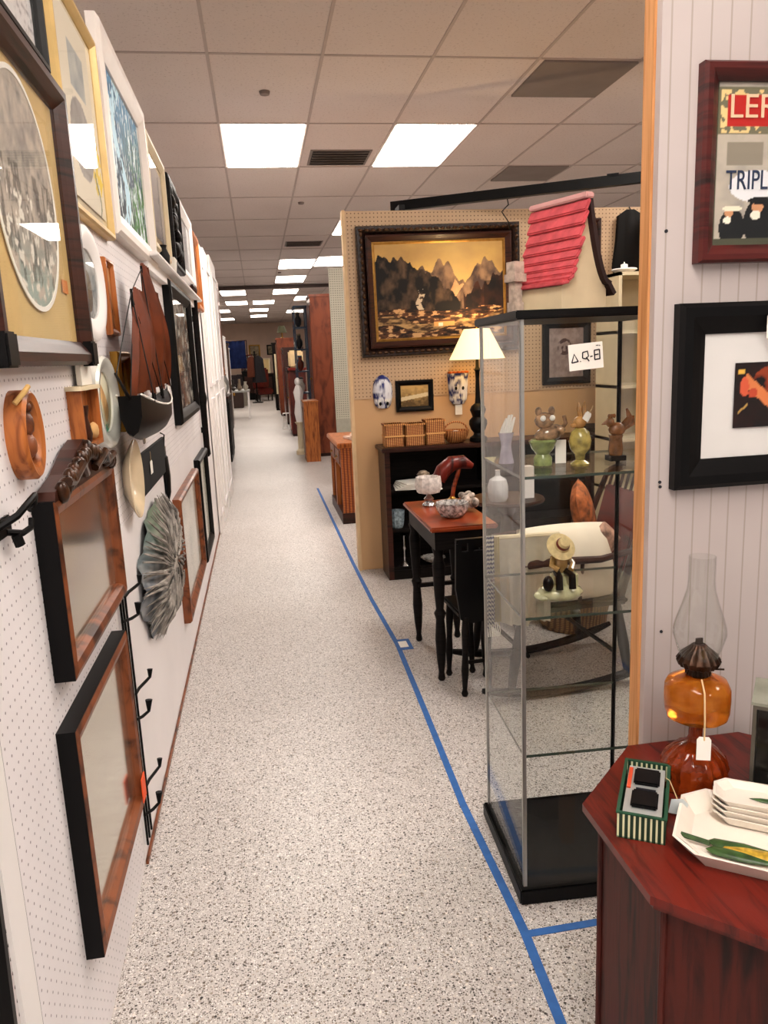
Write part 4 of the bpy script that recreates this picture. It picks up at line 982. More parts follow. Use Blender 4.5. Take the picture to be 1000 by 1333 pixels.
MB().span(X0, X0+e_, Y0+.012, Y1-.012, .047, 1.571).build('glass_pane', GL, t)
MB().span(X1-e_, X1, Y0+.012, Y1-.012, .047, 1.571).build('glass_pane', GL, t)
ALU = plain('satin_aluminium', '#b7b5b0', .3, .8, var=.06)
for (x, y) in ((X0, Y0), (X1, Y0), (X0, Y1), (X1, Y1)):
    sx = 1 if x == X0 else -1; sy = 1 if y == Y0 else -1
    g = MB(); g.span(x, x+sx*.010, y, y+sy*.0025, .05, 1.571); g.span(x, x+sx*.0025, y, y+sy*.010, .05, 1.571)
    g.build('corner_trim', ALU if (x, y) == (X0, Y0) else BLACKM if (x, y) == (X1, Y1) else ALU, t)
for z in (1.192, .825, .44):
    s_ = MB().span(X0+.006, X1-.006, Y0+.008, Y1-.008, z-.006, z).build('shelf', GL, t, label='clear glass shelf')
    g = MB(); g.span(X0+.006, X1-.006, Y0+.006, Y0+.0085, z-.0065, z+.0003); g.span(X0+.005, X0+.0065, Y0+.006, Y1-.006, z-.0065, z+.0003); g.span(X0+.006, X1-.006, Y1-.0085, Y1-.006, z-.0065, z+.0003)
    g.build('shelf_edge', plain('green_glass_edge', '#39443c', .15, coat=.5), s_)
rebase(t, (.83, 1.99, 0)); t.location.x = .841; t.rotation_euler = (0, 0, -.05)
# AQ-E card taped on the glass
t = thing('case_card', 'white card with handwritten letters A.Q-E taped on the case glass', 'sign', (.7785, Y0-.0045, 1.479), 0); t.rotation_euler = (0, -.07, -.05)
MB().box((0, 0, 0), (.085, .001, .062)).build('card', PAPER, t)
g = MB()
def stroke(g, pts_, r_=.0016, y=-.0012): g.tube([(x, y, z) for x, z in pts_], r_, 5)
stroke(g, [(-.036, -.012), (-.029, .008), (-.02, -.010)]); stroke(g, [(-.036, -.012), (-.02, -.010)]); stroke(g, [(-.015, -.011), (-.014, -.010)])
stroke(g, [(-.008, .01), (.004, .012), (.006, .0), (-.001, -.006), (-.009, -.003), (-.008, .01)]); stroke(g, [(0, -.002), (.007, -.012)]); stroke(g, [(.010, -.002), (.016, -.001)])
stroke(g, [(.021, .012), (.021, -.01)]); stroke(g, [(.021, .012), (.034, .013)]); stroke(g, [(.021, .001), (.031, .002)]); stroke(g, [(.021, -.01), (.035, -.009)]); stroke(g, [(.034, .013), (.034, -.008)])
stroke(g, [(.026, .023), (.032, .023)], .001); stroke(g, [(.034, .023), (.036, .021)], .001)
g.build('letters', INK, t, label='black handwritten letters')
# figures, top shelf
SZ = 1.192
GLZ = lambda nm, c, v=.5: plain(nm, c, .2, var=v, scale=45, coat=.5)
t = thing('glass_hand', 'pale glass ornament with upright fingers at the left of the top shelf', 'ornament', (.668, 2.06, SZ))
g = MB(); g.lathe([(.022, 0), (.018, .02), (.014, .05), (.018, .07), (.022, .085)], (0, 0, 0), 18); g.build('ornament_base', GLZ('lilac_glass', '#a7a0b4', .3), t, smooth=True)
g = MB(); [g.tube([(-.014+.008*k, 0, .08), (-.008+.008*k, 0, .1), (.002+.008*k, 0, .125+.01*math.sin(k))], [.006, .005, .003], 6) for k in range(4)]; g.build('fingers', PAPER, t, smooth=True)
t = thing('owl_ornament', 'brown and white beast ornament over a green bowl, left on top shelf', 'figurine', (.745, 1.98, SZ))
MB().lathe([(.025, 0), (.025, .02), (.018, .03), (.03, .045), (.038, .065), (.03, .07), (0, .06)], (0, 0, 0), 22).build('bowl_foot', GLZ('green_amber', '#8e9a5c'), t, smooth=True)
g = MB(); g.ball((.02, 0, .085), (.09, .05, .045), ry=-.2); g.ball((.005, 0, .12), (.055, .05, .045)); g.ball((-.012, 0, .145), (.018, .02, .025)); g.ball((.025, 0, .145), (.018, .02, .025)); g.tube([(.05, 0, .09), (.065, 0, .11), (.06, 0, .13)], .006)
g.build('beast_body', GLZ('brown_white_fur', '#b58c68', .85), t, smooth=True)
g = MB(); [g.ball((x, -.024, .128), (.016, .01, .016)) for x in (-.008, .018)]; g.build('eyes', PAPER, t, smooth=True)
t = thing('rabbit_figurine', 'amber and green glass rabbit figurine with paper tag in the middle', 'figurine', (.83, 1.93, SZ))
MB().lathe([(.024, 0), (.026, .006), (.012, .015), (.014, .03), (.026, .045), (.030, .065), (.024, .09), (.012, .1)], (0, 0, 0), 22).build('body', GLZ('amber_green', '#b3a055', .6), t, smooth=True)
g = MB(); g.ball((-.002, 0, .115), (.036, .032, .035)); g.ball((-.02, -.003, .108), (.018, .018, .014)); g.tube([(.0, 0, .125), (-.004, 0, .15), (-.006, 0, .168)], [.006, .007, .002]); g.tube([(.01, 0, .125), (.01, 0, .15), (.012, 0, .17)], [.006, .007, .002]); g.build('head', GLZ('amber_head', '#c08a4c', .4), t, smooth=True)
price_tag(t, (.012, -.03, .142), .2, .02, .024, .02, ry=.6)
small('orange_white_card', MB().box((0, 0, .032), (.03, .002, .064)), PAPER, 'small white card standing behind the rabbit figurine', 'card', (.80, 1.99, SZ), smooth=False)
t = thing('rooster_figurine', 'brown carved bird figurine on square block, right on the top shelf', 'figurine', (.955, 1.98, SZ))
MB().span(-.022, .022, -.02, .02, 0, .014).build('plinth', BLACK, t); MB().lathe([(.018, .014), (.02, .03), (.017, .06), (.02, .07)], (0, 0, 0), 16).build('post', GLZ('carved_brown', '#8a5a34', .5), t, smooth=True)
g = MB(); g.ball((.003, 0, .085), (.05, .035, .04)); g.ball((-.018, 0, .105), (.025, .024, .028)); g.tube([(.02, 0, .09), (.04, 0, .115), (.03, 0, .14)], [.012, .01, .003]); g.tube([(.02, 0, .09), (.048, 0, .1), (.05, 0, .12)], [.012, .008, .003]); g.tube([(-.03, 0, .104), (-.042, 0, .1)], [.006, .001]); [g.ball((-.02+.007*k, 0, .122), (.01, .006, .012)) for k in range(3)]
g.build('bird_body', GLZ('carved_brown2', '#9a6238', .6), t, smooth=True)
# middle shelf figure
t = thing('fisher_boy_figurine', 'figurine in a round straw hat seated on a pale rock, middle shelf', 'figurine', (.775, 1.93, .825))
g = MB(); g.ball((0, 0, .02), (.13, .1, .05)); g.span(-.02, .05, -.015, .03, .02, .075, bev=.008); g.ball((-.05, 0, .012), (.05, .06, .024)); g.build('rock', GLZ('pale_green_glaze', '#b9b58e', .3), t, smooth=True)
g = MB(); g.ball((0, 0, .1), (.045, .036, .06)); g.tube([(-.02, 0, .12), (-.03, -.015, .1), (-.015, -.03, .09)], .008); g.tube([(.02, 0, .12), (.032, -.01, .1), (.02, -.028, .088)], .008); g.ball((0, -.006, .14), (.026, .026, .03)); g.build('body', GLZ('ochre_cloth', '#b58f58', .4), t, smooth=True)
g = MB(); [g.tube([(x, -.01, .08), (x*1.3, -.04, .075), (x*1.3, -.045, .04)], .01) for x in (-.014, .014)]; g.ball((-.045, -.03, .055), (.03, .03, .045)); g.build('trousers', BLACK, t, smooth=True, label='black trousers')
g = MB(); g.lathe([(0, .03), (.014, .028), (.018, .012), (.022, .004), (.040, -.002), (.040, -.005), (.018, 0), (0, 0)], (0, 0, 0), 28)
o = g.build('straw_hat', plain('straw_hat', '#d3bb88', .7, var=.3, scale=60), t, smooth=True, loc=(-.002, -.014, .152)); o.rotation_euler = (.9, 0, .1)
MB().lathe([(.0185, .008), (.0195, .013), (.0175, .018)], (0, 0, 0), 24).build('hat_band', W_MAHOG, o, smooth=True)
# birdhouse on the lid
t = thing('birdhouse', 'cream birdhouse with red slatted roof on top of the glass case', 'birdhouse', (.745, 1.85, 1.592), R(23))
GW, GD, GH = .155, .165, .262
def gcurve(u_):   # half gable from the eave (0) to the apex (1)
    return (GW/2*(u_**.75), .058+(GH-.058)*(u_**1.55))
L = [gcurve(k/10) for k in range(11)]
poly = [(0, 0), (GW, 0)]+[(GW-a, b) for a, b in L]+[(a, b) for a, b in reversed(L[:-1])]
CRM = plain('birdhouse_cream', '#dcc8a4', .7, var=.07, scale=20)
g = MB(); g.prism(poly, GD, 'XZ', (0, GD/2, 0)); g.build('house_body', CRM, t)
RED = plain('weathered_red', '#d85a62', .7, var=.3, scale=30)
g = MB(); nsl = 9
for k in range(nsl):
    u0 = k/nsl; u1 = (k+1.25)/nsl; u1 = min(u1, 1.02)
    p0 = Vector(gcurve(u0)); p1 = Vector(gcurve(min(1, u1))); d = p1-p0; nrm = Vector((-d.y, d.x)).normalized()
    if k == 0: p0 = p0-d*.5; d = p1-p0
    mid = (p0+p1)/2+nrm*.006; ang = math.atan2(d.y, d.x)
    g.box((mid.x, GD/2-.002*(k % 2), mid.y), (d.length*.9, GD+.03+.006*(k % 3), .010), ry=-ang+.30, bev=.003)
g.build('roof_slats', RED, t, label='red slatted roof side')
g = MB(); 
for a, b in zip(L, L[1:]):
    p0 = Vector((GW-a[0], a[1])); p1 = Vector((GW-b[0], b[1])); d = p1-p0; nrm = Vector((d.y, -d.x)).normalized(); mid = (p0+p1)/2+nrm*.006
    g.box((mid.x, GD/2, mid.y), (d.length*1.1, GD+.03, .012), ry=-math.atan2(d.y, d.x))
g.box((GW+.008, GD/2, .05), (.03, GD+.03, .012), ry=.9)
g.build('roof_slats', plain('dark_roof_edge', '#2b1413', .7), t, label='dark far roof side')
MB().span(GW/2-.016, GW/2+.012, -.02, GD+.018, GH, GH+.014, bev=.003).build('ridge_cap', plain('pale_pink_ridge', '#dba7a4', .7), t)
g = MB(); g.span(-.035, -.005, GD-.035, GD-.005, .0, .03); g.span(-.032, -.008, GD-.032, GD-.008, .03, .08); g.span(-.040, -.0, GD-.040, GD-.0, .08, .1); g.span(-.036, -.004, GD-.036, GD-.004, .1, .13); g.build('chimney', plain('chimney_stone', '#c8b4a4', .8, var=.4, scale=60), t, label='pale stone chimney')

# ================================================================== RIGHT WALL PICTURES
def poster(U, V):
    C = flat(U, '#b9ada0'); n = fbm(U, V, 12, 9, 3)
    C = lerp(C, rgb('#8a8580')*np.ones_like(C), n*1.2-.4)
    a = (V > .69) & (V < .97); C = np.where(a[..., None], rgb('#6f6a55'), C)
    brd = (V > .70) & (V < .96) & (U > .03); C = np.where((brd & (vnoise(U, V, 40, 2) > .45))[..., None], rgb('#e6c68a'), C)
    red = (V > .735) & (V < .925) & (U > .07); C = np.where(red[..., None], rgb('#b3201c'), C)
    sky = (V < .68) & (V > .46); C = np.where((sky & (U > .08) & (U < .3) & (V > .5) & (V < .64))[..., None], rgb('#8b8173'), C)
    wh = ((U-.27)/.17)**2+((V-.37)/.1)**2 < 1; C = np.where(wh[..., None], rgb('#e3e1e6'), C)
    for (cx, cy, s_, hat) in ((.125, .17, .62, '#e9dfc9'), (.3, .2, .8, '#0e0d10')):
        coat = ((U-cx)/(.13*s_))**2+((V-cy+.06)/(.2*s_))**2 < 1; C = np.where(coat[..., None], rgb('#101014'), C)
        fc = ((U-cx+.02)/(.045*s_))**2+((V-cy-.04)/(.05*s_))**2 < 1; C = np.where(fc[..., None], rgb('#c98f68'), C)
        bd = ((U-cx+.03)/(.04*s_))**2+((V-cy+.01)/(.035*s_))**2 < 1; C = np.where(bd[..., None], rgb('#ece4d4'), C)
        ht = ((U-cx)/(.1*s_))**2+((V-cy-.1*s_)/(.03*s_))**2 < 1; C = np.where(ht[..., None], rgb(hat), C)
    C = np.where(((V < .04) | ((U < .02)))[..., None], rgb('#4b4a3a'), C)
    return C
t = picture('sign_picture', 'dark red framed advertising picture at the top right with red lettered band', 'framed picture', 1.5, .880, 1.30, 1.655, 2.025, .034, .03, wood('oxblood_frame', '#4a1512', '#1c0707'), poster, nx=150)
def text_obj(s_, size, mat, parent, loc, name='lettering', depth=.0006, sx=1, label=None):
    cu = bpy.data.curves.new('txt', 'FONT'); cu.body = s_; cu.size = size; cu.extrude = depth
    tmp = bpy.data.objects.new('txt', cu); COL.objects.link(tmp)
    dg = bpy.context.evaluated_depsgraph_get(); me = bpy.data.meshes.new_from_object(tmp.evaluated_get(dg))
    bpy.data.objects.remove(tmp); bpy.data.curves.remove(cu)
    me.materials.clear(); me.materials.append(mat)
    o = bpy.data.objects.new(name, me); COL.objects.link(o); o.parent = parent; o.location = loc; o.rotation_euler = (PI/2, 0, 0); o.scale = (sx, 1, 1)
    if label: o['label'] = label
    return o
text_obj('LER', .062, plain('cream_lettering', '#f0c9a8', .6), t, (-.150, -.0105, .087), label='cream capital letters', sx=1.05)
text_obj('TRIPL', .052, plain('blue_lettering', '#23304f', .6), t, (-.15, -.0105, -.045), label='dark blue narrow letters', sx=.72)
def redface(U, V):
    n = fbm(U*2.5, V, 7, 8, 4); C = lerp(rgb('#0c090b'), rgb('#2a100c'), n*1.5-.3)
    m = (((U-.27)/.16)**2+((V-.66)/.3)**2 < 1) & (n > .36); C = np.where(m[..., None], lerp(rgb('#5c1d0e'), rgb('#8f3a1c'), (n-.35)*3), C)
    s_ = abs(V-.52+2.2*(U-.17)) < .11; C = np.where((s_ & (U > .07) & (U < .34))[..., None], rgb('#d27a48'), C)
    q = (((U-.065)/.028)**2+((V-.63)/.15)**2 < 1); C = np.where(q[..., None], rgb('#cf5a3c'), C)
    q = (((U-.12)/.03)**2+((V-.53)/.07)**2 < 1); C = np.where(q[..., None], rgb('#b8462c'), C)
    C = np.where(((abs(V-.87) < .03) & (abs(U-.04) < .02))[..., None], rgb('#e0b04a'), C)
    C = np.where(((abs(V-.3-2*(U-.06)) < .02) & (abs(U-.06) < .03))[..., None], rgb('#b08a4a'), C); return C
t = picture('matted_print', 'wide black framed print with white mat and dark red image', 'framed picture', 1.5, .845, 1.47, 1.197, 1.578, .062, .03, BLACK, redface, .05, MATW, aw=.36, ah=.135, nx=120)
price_tag(t, (-.115, -.036, .165), 0, .026, .05, .03)

# ================================================================== OCTAGONAL TABLE AND WHAT IS ON IT
OC = Vector((.893, 1.160)); AP = .325
def octagon(a, rot=0):
    Rr = a/math.cos(PI/8); return [(Rr*math.cos(PI/8+k*PI/4), Rr*math.sin(PI/8+k*PI/4)) for k in range(8)]
OZ = .62
t = thing('octagonal_table', 'mahogany octagonal cabinet table at the lower right corner', 'table', (OC.x, OC.y, 0))
MB().prism(octagon(AP), .016, 'XY', (0, 0, OZ-.008)).prism(octagon(AP-.008), .012, 'XY', (0, 0, OZ-.022)).build('table_top', W_MAHOG, t)
MB().prism(octagon(AP-.035), OZ-.028-.05, 'XY', (0, 0, (OZ-.028+.05)/2)).build('body', W_MAHOGV, t)
MB().prism(octagon(AP-.05), .05, 'XY', (0, 0, .025)).build('plinth', W_DARK, t)
g = MB(); a8 = octagon(AP-.033)
for (x, y) in a8: g.lathe([(.006, .05), (.006, OZ-.03)], (x, y, 0), 8)
g.build('corner_bead', W_MAHOGV, t)
# oil lamp
AMB, nt, bs = _new('amber_glass')
bs.inputs['Base Color'].default_value = lin('#d9791e'); bs.inputs['Transmission Weight'].default_value = .75; bs.inputs['Roughness'].default_value = .08; bs.inputs['IOR'].default_value = 1.3
n = nt.nodes.new('ShaderNodeTexNoise'); n.inputs['Scale'].default_value = 30; nt.links.new(coords(nt), n.inputs[0]); nt.links.new(ramp(nt, n.outputs['Fac'], [(.3, lin('#b75812')), (.7, lin('#e89330'))]), bs.inputs['Base Color'])
AMR, nt, bs = _new('amber_glass_deep')
bs.inputs['Transmission Weight'].default_value = .55; bs.inputs['Roughness'].default_value = .07; bs.inputs['IOR'].default_value = 1.4
n = nt.nodes.new('ShaderNodeTexNoise'); n.inputs['Scale'].default_value = 30; nt.links.new(coords(nt), n.inputs[0]); nt.links.new(ramp(nt, n.outputs['Fac'], [(.3, lin('#8a2c0c')), (.7, lin('#b8491a'))]), bs.inputs['Base Color'])
t = thing('oil_lamp', 'amber glass oil lamp with tall clear chimney and white tag', 'oil lamp', (.816, 1.315, OZ))
MB().lathe([(.068, 0), (.07, .006), (.066, .016), (.06, .03), (.064, .045), (.058, .062), (.038, .082), (.016, .095), (.013, .105), (.013, .13), (.02, .136)], (0, 0, 0), 60, flute=.035, nf=20).build('pedestal', AMR, t, smooth=True)
MB().lathe([(.018, .136), (.042, .142), (.058, .150), (.062, .165), (.063, .19), (.062, .212), (.056, .224), (.04, .231), (.022, .236)], (0, 0, 0), 48, flute=.012, nf=8).build('oil_font', AMB, t, smooth=True)
g = MB(); g.lathe([(.02, .234), (.024, .24), (.022, .25), (.036, .256), (.041, .268), (.034, .28), (.02, .292), (.012, .3)], (0, 0, 0), 40, flute=.04, nf=20); g.span(-.007, .007, -.002, .002, .295, .312); g.tube([(.02, 0, .245), (.05, -.01, .245)], .002); g.build('burner', plain('aged_bronze', '#3a2417', .35, .7, var=.5, scale=50), t, smooth=True)
MB().lathe([(.034, .262), (.036, .268), (.037, .28), (.044, .3), (.05, .322), (.0495, .335), (.044, .355), (.034, .385), (.0265, .412), (.025, .43), (.025, .478), (.0235, .478), (.0235, .43), (.025, .412), (.0325, .385), (.0425, .355), (.048, .335), (.0485, .322), (.0425, .3), (.0355, .28), (.0345, .268), (.0325, .262)], (0, 0, 0), 44).build('chimney', GLC, t, smooth=True)
price_tag(t, (-.03, -.078, .145), R(-20), .026, .048, .0)
MB().tube([(-.01, -.03, .238), (-.024, -.064, .226), (-.03, -.078, .18), (-.03, -.079, .138)], .0016, 6).build('tag_cord', TAGSTR, t)
# green striped box with black devices
GST = stripes('green_cream_stripe', '#d9d8b0', '#14301f', 0, 105, .62, .5)
GDK = plain('dark_green_card', '#1d4a33', .5, var=.2)
t = thing('striped_box', 'open green striped box holding two black and silver pieces', 'box', (.672, 1.245, OZ), R(-31))
wb, db, hb = .042, .098, .05
MB().span(-wb, wb, -db, -db+.003, 0, hb).build('box_end', GST, t); MB().span(-wb, wb, db-.003, db, 0, hb).build('box_end', GST, t)
MB().span(-wb, -wb+.003, -db+.003, db-.003, 0, hb).span(wb-.003, wb, -db+.003, db-.003, 0, hb).span(-wb, wb, -db, db, 0, .003).build('box_body', GDK, t)
MB().ring(2*wb+.004, 2*db+.004, [(0, 0), (0, .003), (.006, .003), (.006, 0)]).build('box_rim', GDK, t, loc=(0, 0, hb-.001)).rotation_euler = (-PI/2, 0, 0)
MB().span(-wb+.008, wb-.008, -db+.012, db-.012, .03, .044).build('silver_tray', plain('silver_card', '#c6c9c8', .3, .5), t)
for y in (-.038, .042): MB().span(-.022, .026, y-.028, y+.028, .044, .052, bev=.003).build('black_piece', BLACK, t)
MB().span(-.033, -.026, -.0, .075, .044, .047).build('red_strip', plain('orange_red', '#d5502f', .5), t)
MB().span(-.016, .02, -.0015, .0015, .045, .0475).build('clip', INK, t)
o = MB().prism([(-.017, -.03), (.012, -.034), (.019, -.01), (.008, .0), (-.012, -.002)], .0015).build('price_tag', plain('pale_blue_tag', '#c8cfd0', .7), t, loc=(.06, .0, .038)); o.rotation_euler = (0, 0, .2)
MB().tube([(0, 0, -.004), (-.014, .012, .03), (-.02, .02, .03)], .001, 5).build('tag_string', TAGSTR, o)
# white tray and corn dishes
TRW = plain('glazed_ivory', '#e9dfd2', .25, var=.05, coat=.5)
def dish(mb, w, d, h, chamfer, wall, base):
    def octo(a, b, c_): return [(-a+c_, -b), (a-c_, -b), (a, -b+c_), (a, b-c_), (a-c_, b), (-a+c_, b), (-a, b-c_), (-a, -b+c_)]
    prof = [(w/2*.88, d/2*.82, 0), (w/2, d/2, h), (w/2-wall, d/2-wall, h), (w/2*.86-wall*.4, d/2*.78-wall*.4, base)]
    loops = [[mb.bm.verts.new((x, y, z)) for x, y in octo(a, b, chamfer*a/(w/2))] for a, b, z in prof]
    for A, B in zip(loops, loops[1:]):
        for k in range(8): mb.bm.faces.new((A[k], A[(k+1) % 8], B[(k+1) % 8], B[k]))
    mb.bm.faces.new(list(reversed(loops[0]))); mb.bm.faces.new(loops[-1]); return mb
t = thing('serving_tray', 'large white chamfered serving tray with painted corn cob', 'tray', (.848, 1.075, OZ), R(-36))
dish(MB(), .36, .22, .03, .04, .005, .006).build('tray_body', TRW, t)
cob = MB()
cob.lathe([(0, -.06), (.008, -.055), (.014, -.03), (.015, 0), (.012, .035), (.005, .06), (0, .064)], (0, 0, 0), 20, 'X', sy=.45)
o = cob.build('corn_relief', plain('corn_yellow', '#c9a336', .35, var=.55, scale=120), t, smooth=True, loc=(-.03, -.048, .012), label='yellow corn cob relief'); o.scale = (1.2, 1.1, 1.3); o.rotation_euler = (0, 0, 0)
g = MB()
for s_ in (-1, 1): g.lathe([(0, -.06), (.01, -.05), (.013, -.01), (.004, .05), (0, .06)], (-.02, s_*.011, .001), 14, 'X', sy=.35)
g.tube([(-.075, 0, .004), (-.115, .004, .006)], .004); g.build('green_husk', plain('husk_green', '#3c5a2c', .35, var=.6, scale=60), o, smooth=True)
d0 = thing('corn_dish', 'lowest white corn dish of the stack on the serving tray', 'dish', (.885, 1.135, OZ+.010), R(-36), 'corn dishes stacked on the tray')
dish(MB(), .24, .085, .016, .02, .004, .004).build('dish_body', TRW, d0)
labs = ['second white corn dish up in the stack on the tray', 'third white corn dish up in the stack on the tray', 'topmost white corn dish of the stack with green husk painted inside']
for k in range(3): q = dup(d0, (.885+.003*k, 1.137+.002*k, OZ+.010+.0105*(k+1)), R(-36+2*k-1), labs[k])
g = MB(); g.lathe([(0, -.07), (.006, -.05), (.009, 0), (.004, .05), (0, .07)], (.01, 0, .006), 14, 'X', sy=.4); g.build('green_husk', MATS['husk_green'], q, smooth=True)
# dark display box at right
t = thing('shadow_box', 'dark glass fronted display box with leaf ornament at right of the lamp', 'display box', (1.0, 1.222, OZ), R(-38))
g = MB(); g.span(-.1, -.094, -.06, .06, 0, .2); g.span(.094, .1, -.06, .06, 0, .2); g.span(-.094, .094, -.06, .06, 0, .006); g.span(-.094, .094, .054, .06, .006, .2); g.build('box_shell', plain('charcoal_box', '#24211f', .5), t)
MB().span(-.103, .103, -.063, .063, .2, .206).build('lid', plain('grey_green_lid', '#8b8b7d', .5, var=.3), t, label='grey green lid')
MB().ring(.2, .2, [(0, 0), (0, .004), (.007, .004), (.007, 0)]).build('front_rim', plain('pewter_rim', '#5f5a51', .4, .5), t, loc=(0, -.06, .1))
MB().span(-.094, .094, -.061, -.059, .007, .2).build('glass_pane', GLP, t)
g = MB()
for k in range(6): g.ball((-.04+.02*k, -.02+.01*math.sin(k*2), .05+.018*k), (.07, .02, .03), ry=-.6+.3*k, rz=k*.4)
g.build('leaf_ornament', plain('sage_leaf', '#9aa189', .5, var=.5, scale=30), t, smooth=True); MB().lathe([(.03, .006), (.02, .02), (.006, .03), (.006, .1)], (0, .0, 0), 14).build('leaf_stand', W_DARK, t, smooth=True)

# ================================================================== RIGHT SIDE FURTHER DOWN THE AISLE
t = thing('wicker_console', 'carved orange wicker console cabinet behind the tan partition', 'cabinet', (.80, 7.4, 0))
WK2 = weave('console_wicker', '#c4702f', '#6a2c10', 40)
MB().span(-.15, .3, -.52, .55, .70, .745, bev=.008).build('top_board', W_ORANGE, t)
MB().span(-.12, .28, -.50, .53, .52, .70).build('drawer_case', WK2, t)
d = MB().span(-.128, -.12, -.42, -.02, .55, .67).build('drawer', W_OAKF, t); MB().tube([(-.13, -.27, .6), (-.145, -.22, .58), (-.13, -.17, .6)], .006).build('handle', BRASS, d)
d = MB().span(-.128, -.12, .04, .45, .55, .67).build('drawer', W_OAKF, t); MB().tube([(-.13, .2, .6), (-.145, .25, .58), (-.13, .3, .6)], .006).build('handle', BRASS, d)
MB().span(-.12, .28, -.50, -.46, .1, .52).build('side_panel', WK2, t); MB().span(-.12, .28, .49, .53, .1, .52).build('side_panel', WK2, t)
MB().span(.24, .28, -.46, .49, .1, .52).build('back_panel', W_BROWN, t); MB().span(-.13, .28, -.51, .54, .0, .1).build('plinth', W_DARK, t)
MB().span(-.13, -.09, -.06, .0, .1, .52).build('front_post', W_ORANGE, t)
small('folded_cloth', MB().box((0, 0, .012), (.2, .3, .024), rz=.2, bev=.006).box((.01, .02, .034), (.16, .22, .02), rz=-.1, bev=.006), plain('pink_white_cloth', '#dcc0b0', .9, var=.3), 'folded pink white cloth on top of the wicker console', 'cloth', (.88, 7.2, .745), smooth=False)
t = thing('brown_wardrobe', 'tall plain brown cabinet side standing far down the aisle', 'wardrobe', (1.04, 12.35, 0))
MB().span(-.2, .2, -.35, .35, .05, 2.42).build('body', W_BROWN, t); MB().span(-.19, .2, -.34, .34, 0, .05).build('plinth', W_DARK, t); MB().span(-.215, .205, -.36, .36, 2.42, 2.46).build('cornice', W_BROWN, t)
for s_ in (-1, 1):
    d = MB().span(-.215, -.2, min(s_*.02, s_*.33), max(s_*.02, s_*.33), .15, 2.3).build('door', W_BROWN, t); MB().ball((-.225, s_*.05, 1.2), (.03, .03, .03)).build('knob', BRASS, d)
t = thing('low_wood_cabinet', 'low orange wood cabinet standing before the brown wardrobe', 'cabinet', (.73, 11.62, 0))
MB().span(-.11, .1, -.2, .3, 0, .88).build('body', W_ORANGE, t); MB().span(-.12, .11, -.21, .31, .88, .9).build('top_board', W_ORANGE, t); MB().span(-.118, -.11, -.15, .25, .1, .8).build('door', W_OAKF, t)
t = thing('blue_shelf_rack', 'tall blue grey rack crowded with small wares beside the wardrobe', 'shelf rack', (.73, 13.0, 0))
BLG = plain('slate_blue', '#3d4f66', .6, var=.2)
for s_ in (-1, 1):
    for x_ in (-.1, .09): MB().span(x_-.01, x_+.01, s_*.24-.012, s_*.24+.012, 0, 2.35).build('upright_post', BLG, t)
MB().span(.09, .11, -.23, .23, 0, 2.35).build('back_panel', BLG, t)
for z in (.5, .95, 1.3, 1.65, 2.0, 2.33): MB().span(-.11, .1, -.23, .23, z, z+.02).build('shelf', BLG, t)
def far_set(lst, grp):
    for (nm, bm, mat, lab, cat, loc) in lst: small(nm, bm, mat, lab, cat, loc, grp)
VP = [(.02, 0), (.05, .05), (.055, .1), (.025, .15), (.03, .19)]
cols = ['#e8e4dc', '#2a2a30', '#c7b79b', '#7b3a2a', '#3c5a7a', '#e0dcd0', '#1c1c20', '#9a8a70']
k = 0
for zi, z in enumerate((.97, 1.32, 1.67, 2.02)):
    for yi in range(3):
        c = cols[k % 8]; k += 1
        small('shelf_vase', MB().lathe([(a*(1.0+.2*yi), b*(1+.15*((k*7) % 3))) for a, b in VP], (0, 0, 0), 14), plain('ware'+c, c, .3, var=.3), '%s vase on the %s shelf of the blue rack, %s of three' % ({'#e8e4dc': 'white', '#2a2a30': 'dark', '#c7b79b': 'tan', '#7b3a2a': 'brown', '#3c5a7a': 'blue', '#e0dcd0': 'pale', '#1c1c20': 'black', '#9a8a70': 'khaki'}[c], ('lowest laden', 'second laden', 'third laden', 'top')[zi], ('nearest', 'middle', 'farthest')[yi]), 'vase', (.69, 12.86+.14*yi, z), 'vases on the blue rack')
t = thing('white_statue', 'white lacy garden statue beside the low orange cabinet', 'statue', (.6, 12.45, 0)); t.scale = (.8, .8, .95)
MB().lathe([(.1, 0), (.1, .06), (.06, .1), (.06, .5), (.1, .55)], (0, 0, 0), 20, flute=.06, nf=8).build('pedestal', CREAM, t, smooth=True)
g = MB(); g.lathe([(.07, .55), (.1, .7), (.07, .9), (.1, 1.05), (.05, 1.15), (.0, 1.2)], (0, 0, 0), 20, flute=.1, nf=5); g.ball((0, 0, 1.22), (.12, .12, .14)); g.build('figure', WHITE, t, smooth=True)
t = thing('red_hall_cupboard', 'tall dark red cupboard farther along the right side', 'cupboard', (.72, 16.0, 0))
MB().span(-.13, .2, -.5, .5, .05, 1.3).build('body', W_MAHOGV, t); MB().span(-.15, .22, -.52, .52, 1.3, 1.35).build('top_board', W_MAHOG, t); MB().span(-.12, .19, -.48, .48, 0, .05).build('plinth', W_DARK, t)
for s_ in (-1, 1):
    d = MB().span(-.145, -.13, min(s_*.03, s_*.46), max(s_*.03, s_*.46), .12, 1.25).build('door', W_RED, t); MB().ball((-.155, s_*.07, .75), (.03, .03, .03)).build('knob', BRASS, d)
t = thing('beige_suitcase', 'beige suitcase resting on the dark red cupboard', 'suitcase', (.74, 15.9, 1.35), 0)
MB().span(-.13, .16, -.2, .2, .0, .34, bev=.03).build('shell', plain('beige_leatherette', '#cdb184', .6, var=.15), t); MB().span(-.135, .165, -.01, .01, .0, .343).build('strap', W_DARK, t); MB().tube([(-.135, -.06, .2), (-.16, -.04, .23), (-.16, .04, .23), (-.135, .06, .2)], .008).build('handle', W_DARK, t)
